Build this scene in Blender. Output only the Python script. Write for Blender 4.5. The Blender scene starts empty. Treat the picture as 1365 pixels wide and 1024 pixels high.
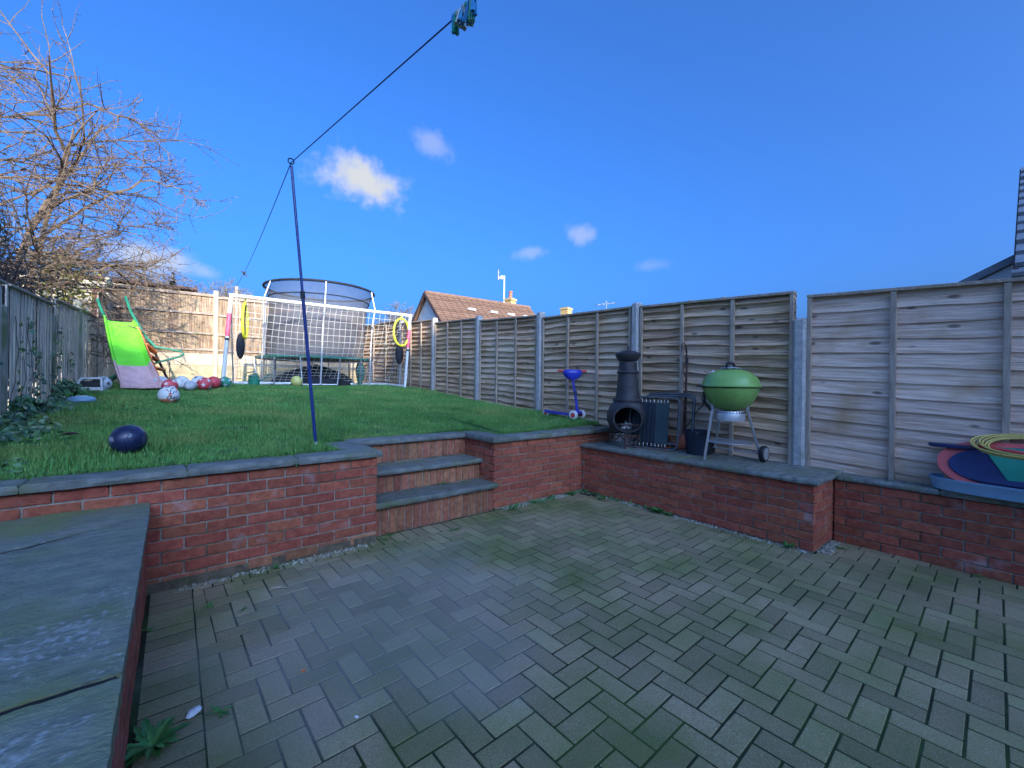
import bpy, bmesh, math, random
import numpy as np
from mathutils import Vector, Matrix, Euler, noise
random.seed(7); rng = np.random.default_rng(7)
R = math.radians
S = bpy.context.scene
COL = S.collection

# ------------------------------------------------------------------ camera
YAW, PITCH, ROLL, EYE = R(38.979), -0.0017, 0.0127, 1.2985
cam_d = bpy.data.cameras.new('camera'); cam = bpy.data.objects.new('camera', cam_d); COL.objects.link(cam)
cam_d.sensor_fit = 'HORIZONTAL'; cam_d.sensor_width = 36.0; cam_d.lens = 14.686
cam_d.clip_start = 0.05; cam_d.clip_end = 2000
def cam_axes():
    f = Vector((0, math.cos(PITCH), math.sin(PITCH))); u = Vector((0, -math.sin(PITCH), math.cos(PITCH))); x = Vector((1, 0, 0))
    r = x * math.cos(ROLL) + u * math.sin(ROLL); v = u * math.cos(ROLL) - x * math.sin(ROLL)
    Z = Matrix.Rotation(-YAW, 3, 'Z')
    return Z @ r, Z @ v, Z @ f
cr, cu, cf = cam_axes()
m = Matrix.Identity(4)
for i in range(3):
    m[i][0] = cr[i]; m[i][1] = cu[i]; m[i][2] = -cf[i]
m[2][3] = EYE
cam.matrix_world = m
S.camera = cam

# ------------------------------------------------------------------ sky and sun
SUN_EL, SUN_AZ = R(17.3), R(10)          # light travels towards +x sin(az), +y cos(az)
world = bpy.data.worlds.new('World'); S.world = world; world.use_nodes = True
wn = world.node_tree; wl = wn.links
for n in list(wn.nodes): wn.nodes.remove(n)
out = wn.nodes.new('ShaderNodeOutputWorld'); bg = wn.nodes.new('ShaderNodeBackground')
sky = wn.nodes.new('ShaderNodeTexSky'); sky.sky_type = 'NISHITA'; sky.sun_disc = False
sky.sun_elevation = SUN_EL; sky.sun_rotation = R(180) + SUN_AZ
sky.altitude = 50; sky.air_density = 0.65; sky.dust_density = 8.5; sky.ozone_density = 10.0
SKY = 0.15
bg.inputs['Strength'].default_value = SKY
hs = wn.nodes.new('ShaderNodeHueSaturation'); hs.inputs['Saturation'].default_value = 1.04
wl.new(sky.outputs[0], hs.inputs['Color'])
tc = wn.nodes.new('ShaderNodeTexCoord')
def wmath(op, a, b=None):
    n = wn.nodes.new('ShaderNodeMath'); n.operation = op
    for i, v in enumerate((a, b)):
        if v is None: continue
        if isinstance(v, (int, float)): n.inputs[i].default_value = v
        else: wl.new(v, n.inputs[i])
    return n.outputs[0]
def wdot(vec):
    n = wn.nodes.new('ShaderNodeVectorMath'); n.operation = 'DOT_PRODUCT'
    wl.new(tc.outputs['Generated'], n.inputs[0]); n.inputs[1].default_value = vec
    return n.outputs['Value']
wno = wn.nodes.new('ShaderNodeTexNoise'); wno.inputs['Scale'].default_value = 13; wno.inputs['Detail'].default_value = 7; wno.inputs['Roughness'].default_value = 0.6
wl.new(tc.outputs['Generated'], wno.inputs['Vector'])
wno2 = wn.nodes.new('ShaderNodeTexNoise'); wno2.inputs['Scale'].default_value = 38; wno2.inputs['Detail'].default_value = 5
wl.new(tc.outputs['Generated'], wno2.inputs['Vector'])
nz = wmath('ADD', wmath('MULTIPLY', wmath('SUBTRACT', wno.outputs[0], 0.5), 1.9), wmath('MULTIPLY', wmath('SUBTRACT', wno2.outputs[0], 0.5), 0.95))
# compass bearing (degrees right of the view axis), elevation, half width, half height (degrees), opacity, tilt
CLOUDS = [(-20.0, 24.6, 5.6, 2.7, 1.0, -8), (-11.0, 29.4, 2.4, 1.6, 0.36, -28), (2.2, 17.4, 2.5, 0.9, 0.34, 8),
          (8.9, 19.6, 2.0, 1.4, 0.42, -20), (18.5, 15.2, 2.4, 1.0, 0.18, 4), (-41.0, 12.2, 5.5, 1.7, 0.75, -6), (-36.5, 11.6, 2.0, 1.2, 0.4, 0)]
mask = None
for b, e, hw, hh, op, tilt in CLOUDS:
    az = math.pi / 2 - YAW - R(b)
    az = R(90) - YAW - R(b)
    fw = Vector((math.cos(az) * math.cos(R(e)), math.sin(az) * math.cos(R(e)), math.sin(R(e))))
    rt = fw.cross(Vector((0, 0, 1))).normalized(); up = rt.cross(fw)
    t = R(tilt); r2 = rt * math.cos(t) + up * math.sin(t); u2 = up * math.cos(t) - rt * math.sin(t)
    a = wmath('MULTIPLY', wdot(r2), 1 / math.sin(R(hw))); c = wmath('MULTIPLY', wdot(u2), 1 / math.sin(R(hh)))
    d = wmath('SQRT', wmath('ADD', wmath('MULTIPLY', a, a), wmath('MULTIPLY', c, c)))
    front = wmath('GREATER_THAN', wdot(fw), 0.5)
    d = wmath('ADD', d, nz)
    mr = wn.nodes.new('ShaderNodeMapRange'); mr.interpolation_type = 'SMOOTHSTEP'; wl.new(d, mr.inputs[0])
    mr.inputs[1].default_value = 1.18; mr.inputs[2].default_value = 0.1; mr.inputs[3].default_value = 0; mr.inputs[4].default_value = op
    k = wmath('MULTIPLY', mr.outputs[0], front)
    mask = k if mask is None else wmath('MAXIMUM', mask, k)
mixc = wn.nodes.new('ShaderNodeMix'); mixc.data_type = 'RGBA'
wl.new(mask, mixc.inputs[0]); wl.new(hs.outputs[0], mixc.inputs[6])
mixc.inputs[7].default_value = (0.19 / SKY, 0.20 / SKY, 0.215 / SKY, 1)
wl.new(mixc.outputs[2], bg.inputs['Color']); wl.new(bg.outputs[0], out.inputs['Surface'])

sun_d = bpy.data.lights.new('sun', 'SUN'); sun = bpy.data.objects.new('sun', sun_d); COL.objects.link(sun)
sun_d.energy = 2.0; sun_d.angle = R(0.53); sun_d.color = (1.0, 0.9, 0.76)
sdir = Vector((math.sin(SUN_AZ) * math.cos(SUN_EL), math.cos(SUN_AZ) * math.cos(SUN_EL), -math.sin(SUN_EL)))
sun.rotation_euler = sdir.to_track_quat('-Z', 'Y').to_euler(); sun.location = (-3, -12, 9)
S.view_settings.view_transform = 'Standard'; S.view_settings.look = 'None'
S.view_settings.exposure = 1.9; S.view_settings.gamma = 1.0

# ------------------------------------------------------------------ materials
def mat(name, c1, c2=None, scale=8.0, rough=0.85, stretch=(1, 1, 1), bump=0.0, bscale=None, rand=0.0, hue=0.0, c3=None, s3=2.0, metal=0.0,
        alpha=1.0, lo=0.35, hi=0.65, island=False, world_co=False, spec=0.35, t3=(0.5, 0.62), detail=6, sand_glare=None, knots=False, streaks=False):
    M = bpy.data.materials.new(name); M.use_nodes = True
    nt = M.node_tree; L = nt.links; p = nt.nodes['Principled BSDF']
    p.inputs['Roughness'].default_value = rough; p.inputs['Metallic'].default_value = metal
    p.inputs['Specular IOR Level'].default_value = spec
    p.inputs['Alpha'].default_value = alpha
    c2 = c2 or c1
    oi = nt.nodes.new('ShaderNodeObjectInfo')
    if world_co:
        g = nt.nodes.new('ShaderNodeNewGeometry'); co = g.outputs['Position']
    else:
        t = nt.nodes.new('ShaderNodeTexCoord'); ad = nt.nodes.new('ShaderNodeVectorMath'); ad.operation = 'ADD'
        sc = nt.nodes.new('ShaderNodeVectorMath'); sc.operation = 'SCALE'; sc.inputs[0].default_value = (37.3, 21.7, 53.1)
        L.new(oi.outputs['Random'], sc.inputs['Scale']); L.new(t.outputs['Object'], ad.inputs[0]); L.new(sc.outputs[0], ad.inputs[1])
        co = ad.outputs[0]
    mp = nt.nodes.new('ShaderNodeMapping'); mp.inputs['Scale'].default_value = stretch; L.new(co, mp.inputs['Vector'])
    no = nt.nodes.new('ShaderNodeTexNoise'); no.inputs['Scale'].default_value = scale; no.inputs['Detail'].default_value = detail; no.inputs['Roughness'].default_value = 0.65
    L.new(mp.outputs[0], no.inputs['Vector'])
    ra = nt.nodes.new('ShaderNodeValToRGB'); L.new(no.outputs[0], ra.inputs[0])
    ra.color_ramp.elements[0].position = lo; ra.color_ramp.elements[1].position = hi
    ra.color_ramp.elements[0].color = (*c1, 1); ra.color_ramp.elements[1].color = (*c2, 1)
    colr = ra.outputs[0]
    if c3:
        n3 = nt.nodes.new('ShaderNodeTexNoise'); n3.inputs['Scale'].default_value = s3; n3.inputs['Detail'].default_value = 5
        if world_co: L.new(co, n3.inputs['Vector'])
        else:
            g3 = nt.nodes.new('ShaderNodeNewGeometry'); L.new(g3.outputs['Position'], n3.inputs['Vector'])
        mr = nt.nodes.new('ShaderNodeMapRange'); mr.inputs[1].default_value = t3[0]; mr.inputs[2].default_value = t3[1]; L.new(n3.outputs[0], mr.inputs[0])
        mx = nt.nodes.new('ShaderNodeMix'); mx.data_type = 'RGBA'; L.new(mr.outputs[0], mx.inputs[0]); L.new(colr, mx.inputs[6]); mx.inputs[7].default_value = (*c3, 1)
        colr = mx.outputs[2]
    if sand_glare and 'paver' in name:               # pale aggregate grains
        n7 = nt.nodes.new('ShaderNodeTexNoise'); n7.inputs['Scale'].default_value = 330; n7.inputs['Detail'].default_value = 1; L.new(co, n7.inputs['Vector'])
        r7 = nt.nodes.new('ShaderNodeMapRange'); L.new(n7.outputs[0], r7.inputs[0]); r7.inputs[1].default_value = .66; r7.inputs[2].default_value = .72; r7.inputs[4].default_value = .8
        mx = nt.nodes.new('ShaderNodeMix'); mx.data_type = 'RGBA'; L.new(r7.outputs[0], mx.inputs[0]); L.new(colr, mx.inputs[6]); mx.inputs[7].default_value = (.66, .62, .54, 1); colr = mx.outputs[2]
    if sand_glare:                                   # pale glare painted into blocks and sandy joints, middle left of the patio
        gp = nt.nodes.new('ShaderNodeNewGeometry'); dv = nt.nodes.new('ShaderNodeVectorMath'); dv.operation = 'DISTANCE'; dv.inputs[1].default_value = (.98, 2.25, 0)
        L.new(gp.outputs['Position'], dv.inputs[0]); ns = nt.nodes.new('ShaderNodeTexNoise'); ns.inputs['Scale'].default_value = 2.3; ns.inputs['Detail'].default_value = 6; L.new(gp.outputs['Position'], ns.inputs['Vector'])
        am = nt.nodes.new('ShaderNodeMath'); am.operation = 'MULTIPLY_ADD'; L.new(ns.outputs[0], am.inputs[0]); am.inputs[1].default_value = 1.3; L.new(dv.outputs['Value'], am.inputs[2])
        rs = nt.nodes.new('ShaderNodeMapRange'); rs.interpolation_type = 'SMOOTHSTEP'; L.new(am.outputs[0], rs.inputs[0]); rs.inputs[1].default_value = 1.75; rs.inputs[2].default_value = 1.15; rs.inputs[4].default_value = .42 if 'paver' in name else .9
        mx = nt.nodes.new('ShaderNodeMix'); mx.data_type = 'RGBA'; L.new(rs.outputs[0], mx.inputs[0]); L.new(colr, mx.inputs[6]); mx.inputs[7].default_value = (*sand_glare, 1); colr = mx.outputs[2]
    if streaks:                                # dark bedding lines and pale flakes of riven stone
        ms = nt.nodes.new('ShaderNodeMapping'); ms.inputs['Scale'].default_value = (1.0, 9.0, 1); ms.inputs['Rotation'].default_value = (0, 0, -.33); L.new(co, ms.inputs['Vector'])
        n4 = nt.nodes.new('ShaderNodeTexNoise'); n4.inputs['Scale'].default_value = 2.2; n4.inputs['Detail'].default_value = 9; n4.inputs['Roughness'].default_value = .7; L.new(ms.outputs[0], n4.inputs['Vector'])
        r4 = nt.nodes.new('ShaderNodeValToRGB'); L.new(n4.outputs[0], r4.inputs[0]); e = r4.color_ramp.elements; e[0].position = .485; e[0].color = (0, 0, 0, 1); e[1].position = .50; e[1].color = (.8, .8, .8, 1); e2 = e.new(.508); e2.color = (0, 0, 0, 1)
        mx = nt.nodes.new('ShaderNodeMix'); mx.data_type = 'RGBA'; L.new(r4.outputs[0], mx.inputs[0]); L.new(colr, mx.inputs[6]); mx.inputs[7].default_value = (.045, .055, .06, 1); colr = mx.outputs[2]
        n5 = nt.nodes.new('ShaderNodeTexNoise'); n5.inputs['Scale'].default_value = 46; n5.inputs['Detail'].default_value = 4; L.new(co, n5.inputs['Vector'])
        n6 = nt.nodes.new('ShaderNodeTexNoise'); n6.inputs['Scale'].default_value = 2.1; L.new(co, n6.inputs['Vector'])
        ml = nt.nodes.new('ShaderNodeMath'); ml.operation = 'MULTIPLY'; L.new(n5.outputs[0], ml.inputs[0]); L.new(n6.outputs[0], ml.inputs[1])
        r5 = nt.nodes.new('ShaderNodeMapRange'); L.new(ml.outputs[0], r5.inputs[0]); r5.inputs[1].default_value = .36; r5.inputs[2].default_value = .47; r5.inputs[4].default_value = .6
        mx = nt.nodes.new('ShaderNodeMix'); mx.data_type = 'RGBA'; L.new(r5.outputs[0], mx.inputs[0]); L.new(colr, mx.inputs[6]); mx.inputs[7].default_value = (.40, .42, .41, 1); colr = mx.outputs[2]
    if knots:
        mk = nt.nodes.new('ShaderNodeMapping'); mk.inputs['Scale'].default_value = (3.2, 1, 8); L.new(co, mk.inputs['Vector'])
        vo = nt.nodes.new('ShaderNodeTexVoronoi'); vo.inputs['Scale'].default_value = 1.0; L.new(mk.outputs[0], vo.inputs['Vector'])
        rk_ = nt.nodes.new('ShaderNodeMapRange'); L.new(vo.outputs['Distance'], rk_.inputs[0]); rk_.inputs[1].default_value = .09; rk_.inputs[2].default_value = .15; rk_.inputs[3].default_value = .75; rk_.inputs[4].default_value = 0
        mx = nt.nodes.new('ShaderNodeMix'); mx.data_type = 'RGBA'; L.new(rk_.outputs[0], mx.inputs[0]); L.new(colr, mx.inputs[6]); mx.inputs[7].default_value = (.10, .07, .05, 1); colr = mx.outputs[2]
    if rand or hue:
        h = nt.nodes.new('ShaderNodeHueSaturation'); src = oi.outputs['Random']
        if island:
            gi = nt.nodes.new('ShaderNodeNewGeometry'); src = gi.outputs['Random Per Island']
        a = nt.nodes.new('ShaderNodeMapRange'); L.new(src, a.inputs[0]); a.inputs[3].default_value = 1 - rand; a.inputs[4].default_value = 1 + rand
        L.new(a.outputs[0], h.inputs['Value'])
        if hue:
            f1 = nt.nodes.new('ShaderNodeMath'); f1.operation = 'MULTIPLY'; L.new(src, f1.inputs[0]); f1.inputs[1].default_value = 7.31
            f2 = nt.nodes.new('ShaderNodeMath'); f2.operation = 'FRACT'; L.new(f1.outputs[0], f2.inputs[0])
            b = nt.nodes.new('ShaderNodeMapRange'); L.new(f2.outputs[0], b.inputs[0]); b.inputs[3].default_value = 0.5 - hue; b.inputs[4].default_value = 0.5 + hue
            L.new(b.outputs[0], h.inputs['Hue'])
        L.new(colr, h.inputs['Color']); colr = h.outputs[0]
    L.new(colr, p.inputs['Base Color'])
    if bump:
        n2 = nt.nodes.new('ShaderNodeTexNoise'); n2.inputs['Scale'].default_value = bscale or scale * 3; n2.inputs['Detail'].default_value = 6
        L.new(mp.outputs[0], n2.inputs['Vector'])
        bp = nt.nodes.new('ShaderNodeBump'); bp.inputs['Strength'].default_value = bump; bp.inputs['Distance'].default_value = 0.01
        L.new(n2.outputs[0], bp.inputs['Height']); L.new(bp.outputs[0], p.inputs['Normal'])
    return M

M = {}
M['brick'] = mat('red_brick', (.26, .062, .036), (.43, .125, .070), 22, .9, bump=.5, bscale=90, rand=.2, hue=.006, c3=(.40, .26, .24), s3=7, t3=(.62, .80))
M['brick_brown'] = mat('brown_brick', (.26, .092, .048), (.42, .17, .095), 22, .9, bump=.5, bscale=90, rand=.25, hue=.010, c3=(.17, .12, .075), s3=6, t3=(.58, .75))
M['mortar'] = mat('mortar', (0.230, 0.196, 0.149), (0.405, 0.351, 0.284), 30, .95, bump=.7, bscale=80, c3=(0.135, 0.135, 0.088), s3=5)
M['slate'] = mat('slate_coping', (.105, .115, .10), (.22, .23, .20), 9, .6, stretch=(1, 2, 1), bump=.9, bscale=22, rand=.18, c3=(.14, .16, .08), s3=4, t3=(.5, .7))
M['slab'] = mat('riven_slab', (.125, .14, .105), (.235, .24, .18), 9, .62, stretch=(1, 1.6, 1), bump=.8, bscale=60, rand=.08, c3=(.16, .185, .075), s3=2.6, t3=(.48, .66), spec=.5, streaks=True)
M['paver'] = mat('concrete_paver', (.21, .160, .082), (.46, .37, .21), 150, .8, bump=.6, bscale=260, rand=.17, hue=.014, c3=(.17, .185, .06), s3=1.7, t3=(.40, .66), spec=.35, sand_glare=(.31, .30, .255), lo=.30, hi=.72)
M['joint'] = mat('mossy_joint', (.014, .016, .009), (.030, .042, .013), 14, .95, bump=.6, world_co=True, c3=(.035, .075, .014), s3=1.6, t3=(.48, .62), sand_glare=(.20, .195, .17))
M['foot_mortar'] = mat('foot_mortar', (.09, .07, .045), (.19, .15, .10), 18, .95, bump=.8, bscale=60, c3=(.07, .085, .04), s3=6)
M['joint_dark'] = mat('painted_joint_shadow', (.008, .009, .012), (.018, .018, .02), 30, .95, bump=.6)  # near-black colour painting the shadow inside the bench slab joints
M['soil'] = mat('soil', (.05, .045, .03), (.09, .08, .05), 20, .95, bump=.6, world_co=True)
M['turf'] = mat('turf', (0.033, 0.083, 0.024), (0.068, 0.150, 0.045), 10, .95, bump=.6, world_co=True)
M['grass'] = mat('grass_blades', (.075, .215, .045), (.155, .35, .085), 1.3, .6, world_co=True, rand=.4, hue=.035, island=True, c3=(.24, .33, .09), s3=1.5, t3=(.48, .70))
M['weed'] = mat('weed_leaves', (0.039, 0.143, 0.033), (0.091, 0.247, 0.058), 9, .55, rand=.3, hue=.02, island=True)
M['ivy'] = mat('ivy_leaves', (.045, .11, .04), (.12, .23, .085), 6, .35, world_co=True, rand=.5, hue=.03, island=True, spec=.6)
M['gravel'] = mat('gravel', (.26, .25, .19), (.46, .45, .38), 12, .8, world_co=True, rand=.45, island=True)
M['wood_grey'] = mat('grey_weathered_board', (.58, .375, .255), (.90, .68, .535), 8, .85, stretch=(.3, 4, 7), bump=.8, bscale=22, rand=.14, hue=.004, c3=(.56, .35, .20), s3=2.6, t3=(.52, .72), knots=True, lo=.36, hi=.60)
M['wood_brown'] = mat('brown_weathered_board', (.34, .20, .105), (.76, .54, .34), 7, .85, stretch=(.3, 4, 7), bump=.8, bscale=22, rand=.22, hue=.006, c3=(.66, .50, .36), s3=1.6, t3=(.45, .68), knots=True, lo=.38, hi=.60)
M['wood_pale'] = mat('pale_upright_board', (.44, .37, .29), (.74, .64, .51), 6, .85, stretch=(7, 4, .35), bump=.6, bscale=16, rand=.13, c3=(.42, .40, .20), s3=1.5, t3=(.58, .78), lo=.38, hi=.62)
M['wood_back'] = mat('sunlit_fence_board', (.20, .125, .07), (.47, .35, .23), 6, .85, stretch=(7, 4, .4), bump=.6, bscale=14, rand=.22, hue=.01, knots=True, lo=.38, hi=.62)
M['batten'] = mat('batten', (0.300, 0.231, 0.176), (0.495, 0.399, 0.312), 8, .85, stretch=(4, 4, .5), bump=.4, c3=(0.270, 0.266, 0.143), s3=3, t3=(.58, .72))
M['concrete'] = mat('concrete_post', (0.360, 0.350, 0.338), (0.540, 0.518, 0.486), 26, .9, bump=.5, bscale=120, c3=(0.195, 0.210, 0.162), s3=4, t3=(.58, .78))
M['concrete_yellow'] = mat('stained_gravel_board', (.36, .30, .18), (.52, .44, .27), 7, .9, bump=.4)
M['white'] = mat('white_plastic', (.70, .70, .68), (.80, .80, .78), 4, .45)
M['cream'] = mat('cream_paint', (.46, .38, .26), (.58, .49, .35), 5, .6)
M['pink'] = mat('pink_band', (.60, .08, .16), (.72, .14, .22), 20, .5)
M['net'] = mat('net_cord', (.68, .66, .58), (.76, .74, .68), 5, .8)
M['tramp_net'] = mat('enclosure_mesh', (.10, .11, .13), (.13, .14, .16), 8, .9, alpha=.60)
M['black'] = mat('black_plastic', (.012, .013, .016), (.025, .026, .03), 8, .45)
M['dark_cloth'] = mat('dark_cloth', (.016, .017, .022), (.03, .032, .04), 6, .85, bump=.4)
M['mat_green'] = mat('green_pad', (.03, .15, .10), (.05, .22, .15), 4, .5)
M['steel'] = mat('galvanised_tube', (.45, .45, .46), (.58, .58, .58), 10, .35, metal=.7)
M['chrome'] = mat('bright_metal', (.62, .63, .66), (.74, .75, .77), 10, .28, metal=.85)
M['alu'] = mat('aluminium', (.50, .51, .53), (.62, .63, .64), 12, .4, metal=.6)
M['iron'] = mat('cast_iron', (.022, .021, .026), (.045, .042, .046), 14, .6, bump=.5, bscale=60, spec=.5)
M['rust'] = mat('rusty_iron', (.05, .032, .03), (.13, .065, .045), 18, .8, bump=.4)
M['ash'] = mat('ash', (.2, .2, .2), (.5, .5, .5), 30, .95)
M['enamel'] = mat('green_enamel', (.19, .36, .085), (.23, .42, .115), 6, .3, spec=.5, c3=(.15, .27, .07), s3=9, t3=(.55, .75))
M['blue_pl'] = mat('blue_plastic', (.018, .03, .36), (.03, .05, .46), 5, .35, spec=.5)
M['navy'] = mat('navy_plastic', (.012, .022, .085), (.022, .036, .12), 5, .4, spec=.5)
M['red_pl'] = mat('red_plastic', (.50, .05, .05), (.62, .085, .07), 5, .4)
M['coral'] = mat('coral_plastic', (.62, .10, .10), (.70, .14, .12), 4, .45)
M['jade'] = mat('jade_green_plastic', (.015, .22, .15), (.025, .28, .19), 4, .45)
M['sky_pl'] = mat('pale_blue_plastic', (.20, .36, .50), (.27, .44, .58), 4, .4)
M['hose'] = mat('yellow_cable', (.52, .40, .10), (.62, .50, .16), 5, .5)
M['lime'] = mat('lime_plastic', (.17, .72, .04), (.22, .80, .06), 4, .4)
M['pale_pink'] = mat('faded_pink_plastic', (.66, .38, .36), (.74, .46, .43), 4, .5, c3=(.58, .36, .33), s3=8)
M['green_tube'] = mat('green_tube', (.02, .20, .12), (.03, .26, .16), 4, .4)
M['orange'] = mat('orange_plastic', (.75, .20, .06), (.82, .27, .10), 4, .45)
M['terracotta'] = mat('terracotta', (.50, .12, .06), (.62, .19, .10), 9, .8, bump=.3)
M['yellow'] = mat('neon_yellow', (.62, .66, .04), (.70, .74, .06), 4, .5)
M['ball_navy'] = mat('scuffed_navy_leather', (.010, .013, .045), (.022, .03, .085), 5, .32, spec=.6, c3=(.26, .28, .32), s3=14, t3=(.56, .66))
M['ball_panel'] = mat('scuffed_panel', (.02, .03, .08), (.13, .15, .21), 30, .4, lo=.45, hi=.7)
M['ball_white'] = mat('white_ball', (.66, .66, .64), (.76, .76, .74), 4, .4)
M['ball_grey'] = mat('grey_ball', (.40, .42, .43), (.58, .59, .60), 8, .5)
M['ball_yellow'] = mat('yellow_ball', (.55, .52, .12), (.68, .64, .25), 6, .5)
M['ball_red'] = mat('red_ball', (.55, .05, .07), (.66, .09, .10), 6, .4)
M['pole_blue'] = mat('blue_pole', (.012, .03, .14), (.02, .045, .20), 4, .35, spec=.5)
M['cord'] = mat('washing_line', (.03, .05, .16), (.04, .06, .2), 4, .7)
M['peg_blue'] = mat('blue_peg', (.03, .20, .42), (.05, .26, .5), 4, .45)
M['peg_green'] = mat('green_peg', (.01, .25, .16), (.02, .32, .2), 4, .45)
M['peg_grey'] = mat('pale_peg', (.35, .38, .34), (.42, .45, .40), 4, .5)
M['bark'] = mat('pale_bark', (.105, .070, .046), (.235, .17, .115), 9, .9, bump=.3, world_co=True)
M['twig_dark'] = mat('dark_twigs', (.055, .04, .032), (.11, .085, .065), 9, .9, world_co=True)
M['far_twig'] = mat('distant_twigs', (.14, .12, .105), (.21, .185, .16), .6, .95, world_co=True)
M['dead_leaf'] = mat('dead_leaf', (.16, .09, .04), (.30, .18, .09), 9, .8, rand=.4, island=True, world_co=True)
M['conifer'] = mat('conifer', (.05, .085, .05), (.09, .13, .075), 2, .8, rand=.3, island=True)
M['yellow_leaf'] = mat('yellow_green_leaves', (.28, .27, .04), (.45, .42, .07), 4, .6, rand=.3, island=True)
M['tile'] = mat('roof_tile', (.15, .085, .055), (.23, .135, .085), 3, .85, stretch=(1, 3, 3), rand=.18, bump=.3)
M['render_white'] = mat('house_render', (0.702, 0.702, 0.675), (0.810, 0.810, 0.783), 4, .8)
M['yellow_brick'] = mat('buff_brick', (.42, .27, .10), (.54, .37, .16), 9, .9, bump=.3)
M['house_brick'] = mat('house_brick', (.24, .10, .07), (.34, .15, .10), 14, .9, bump=.3)
M['glass'] = mat('window_glass', (.03, .035, .04), (.04, .045, .05), 4, .05, spec=.8)
M['fascia'] = mat('dark_fascia', (.09, .05, .04), (.14, .08, .06), 6, .7)
M['lead'] = mat('grey_flashing', (.20, .22, .24), (.28, .30, .32), 7, .6)

# ------------------------------------------------------------------ mesh helpers
class MB:
    def __init__(s): s.v = []; s.f = []
    def add(s, v, f):
        o = len(s.v); s.v.extend([tuple(p) for p in v]); s.f.extend([tuple(i + o for i in q) for q in f]); return s
    def box(s, c, d, rot=None):
        x, y, z = d[0] / 2, d[1] / 2, d[2] / 2
        v = [Vector((a * x, b * y, e * z)) for a in (-1, 1) for b in (-1, 1) for e in (-1, 1)]
        if rot is not None: v = [rot @ p for p in v]
        v = [p + Vector(c) for p in v]
        return s.add(v, [(0, 1, 3, 2), (4, 6, 7, 5), (0, 4, 5, 1), (2, 3, 7, 6), (0, 2, 6, 4), (1, 5, 7, 3)])
    def beam(s, a, b, w, h, up=(0, 0, 1)):
        a = Vector(a); b = Vector(b); d = (b - a); L = d.length; d = d / L
        up = Vector(up); sd = d.cross(up)
        if sd.length < 1e-4: sd = d.cross(Vector((1, 0, 0)))
        sd.normalize(); u = sd.cross(d)
        return s.box((a + b) / 2, (L, w, h), Matrix((d, sd, u)).transposed())
    def tube(s, path, r, n=6, cap=True, closed=False):
        P = [Vector(p) for p in path]; N = len(P); rs = r if isinstance(r, (list, tuple)) else [r] * N
        o = len(s.v); prev = None
        for i, p in enumerate(P):
            if closed: d = P[(i + 1) % N] - P[i - 1]
            else: d = P[min(i + 1, N - 1)] - P[max(i - 1, 0)]
            d = d.normalized() if d.length > 1e-9 else Vector((0, 0, 1))
            if prev is None:
                a = d.cross(Vector((0, 0, 1)))
                if a.length < .1: a = d.cross(Vector((1, 0, 0)))
            else: a = prev - d * prev.dot(d)
            if a.length < 1e-6: a = d.cross(Vector((0.3, 1, 0)))
            a.normalize(); prev = a; b = d.cross(a)
            for k in range(n):
                t = 2 * math.pi * k / n
                s.v.append(tuple(p + (a * math.cos(t) + b * math.sin(t)) * rs[i]))
        for i in range(N if closed else N - 1):
            j = (i + 1) % N
            for k in range(n):
                l = (k + 1) % n
                s.f.append((o + i * n + k, o + i * n + l, o + j * n + l, o + j * n + k))
        if cap and not closed:
            s.f.append(tuple(o + k for k in range(n))[::-1]); s.f.append(tuple(o + (N - 1) * n + k for k in range(n)))
        return s
    def lathe(s, prof, n=32, c=(0, 0, 0), rot=None, closed=False):
        o = len(s.v)
        for r, z in prof:
            for k in range(n):
                t = 2 * math.pi * k / n
                p = Vector((r * math.cos(t), r * math.sin(t), z))
                if rot is not None: p = rot @ p
                s.v.append(tuple(p + Vector(c)))
        m_ = len(prof)
        for i in range(m_ if closed else m_ - 1):
            j = (i + 1) % m_
            for k in range(n):
                l = (k + 1) % n
                s.f.append((o + i * n + k, o + i * n + l, o + j * n + l, o + j * n + k))
        return s
    def ball(s, c, r, nu=20, nv=12, sc=(1, 1, 1)):
        pr = [(r * math.sin(math.pi * i / nv) + 1e-5, -r * math.cos(math.pi * i / nv)) for i in range(nv + 1)]
        o = len(s.v); s.lathe(pr, nu)
        for i in range(o, len(s.v)):
            p = s.v[i]; s.v[i] = (p[0] * sc[0] + c[0], p[1] * sc[1] + c[1], p[2] * sc[2] + c[2])
        return s
    def mesh(s, name, material, smooth=False, bevel=0):
        me = bpy.data.meshes.new(name); me.from_pydata(s.v, [], s.f); me.validate(clean_customdata=False)
        if bevel:
            bm = bmesh.new(); bm.from_mesh(me)
            bmesh.ops.bevel(bm, geom=list(bm.edges), offset=bevel, segments=1, affect='EDGES', clamp_overlap=True)
            bm.to_mesh(me); bm.free()
        bm = bmesh.new(); bm.from_mesh(me); bmesh.ops.recalc_face_normals(bm, faces=bm.faces); bm.to_mesh(me); bm.free()
        me.materials.append(material)
        if smooth:
            me.polygons.foreach_set('use_smooth', [True] * len(me.polygons))
            me.set_sharp_from_angle(angle=R(42))
        me.update(); return me
    def build(s, name, material, parent=None, smooth=False, bevel=0):
        return link(name, s.mesh(name, material, smooth, bevel), parent)
def link(name, data, parent=None, loc=None, rot=None, scale=None):
    o = bpy.data.objects.new(name, data); COL.objects.link(o)
    if parent: o.parent = parent
    if loc is not None: o.location = loc
    if rot is not None: o.rotation_euler = rot
    if scale is not None: o.scale = scale
    return o
def tag(o, label, cat, group=None):
    o['label'] = label; o['category'] = cat
    if group: o['group'] = group
    return o
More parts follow.
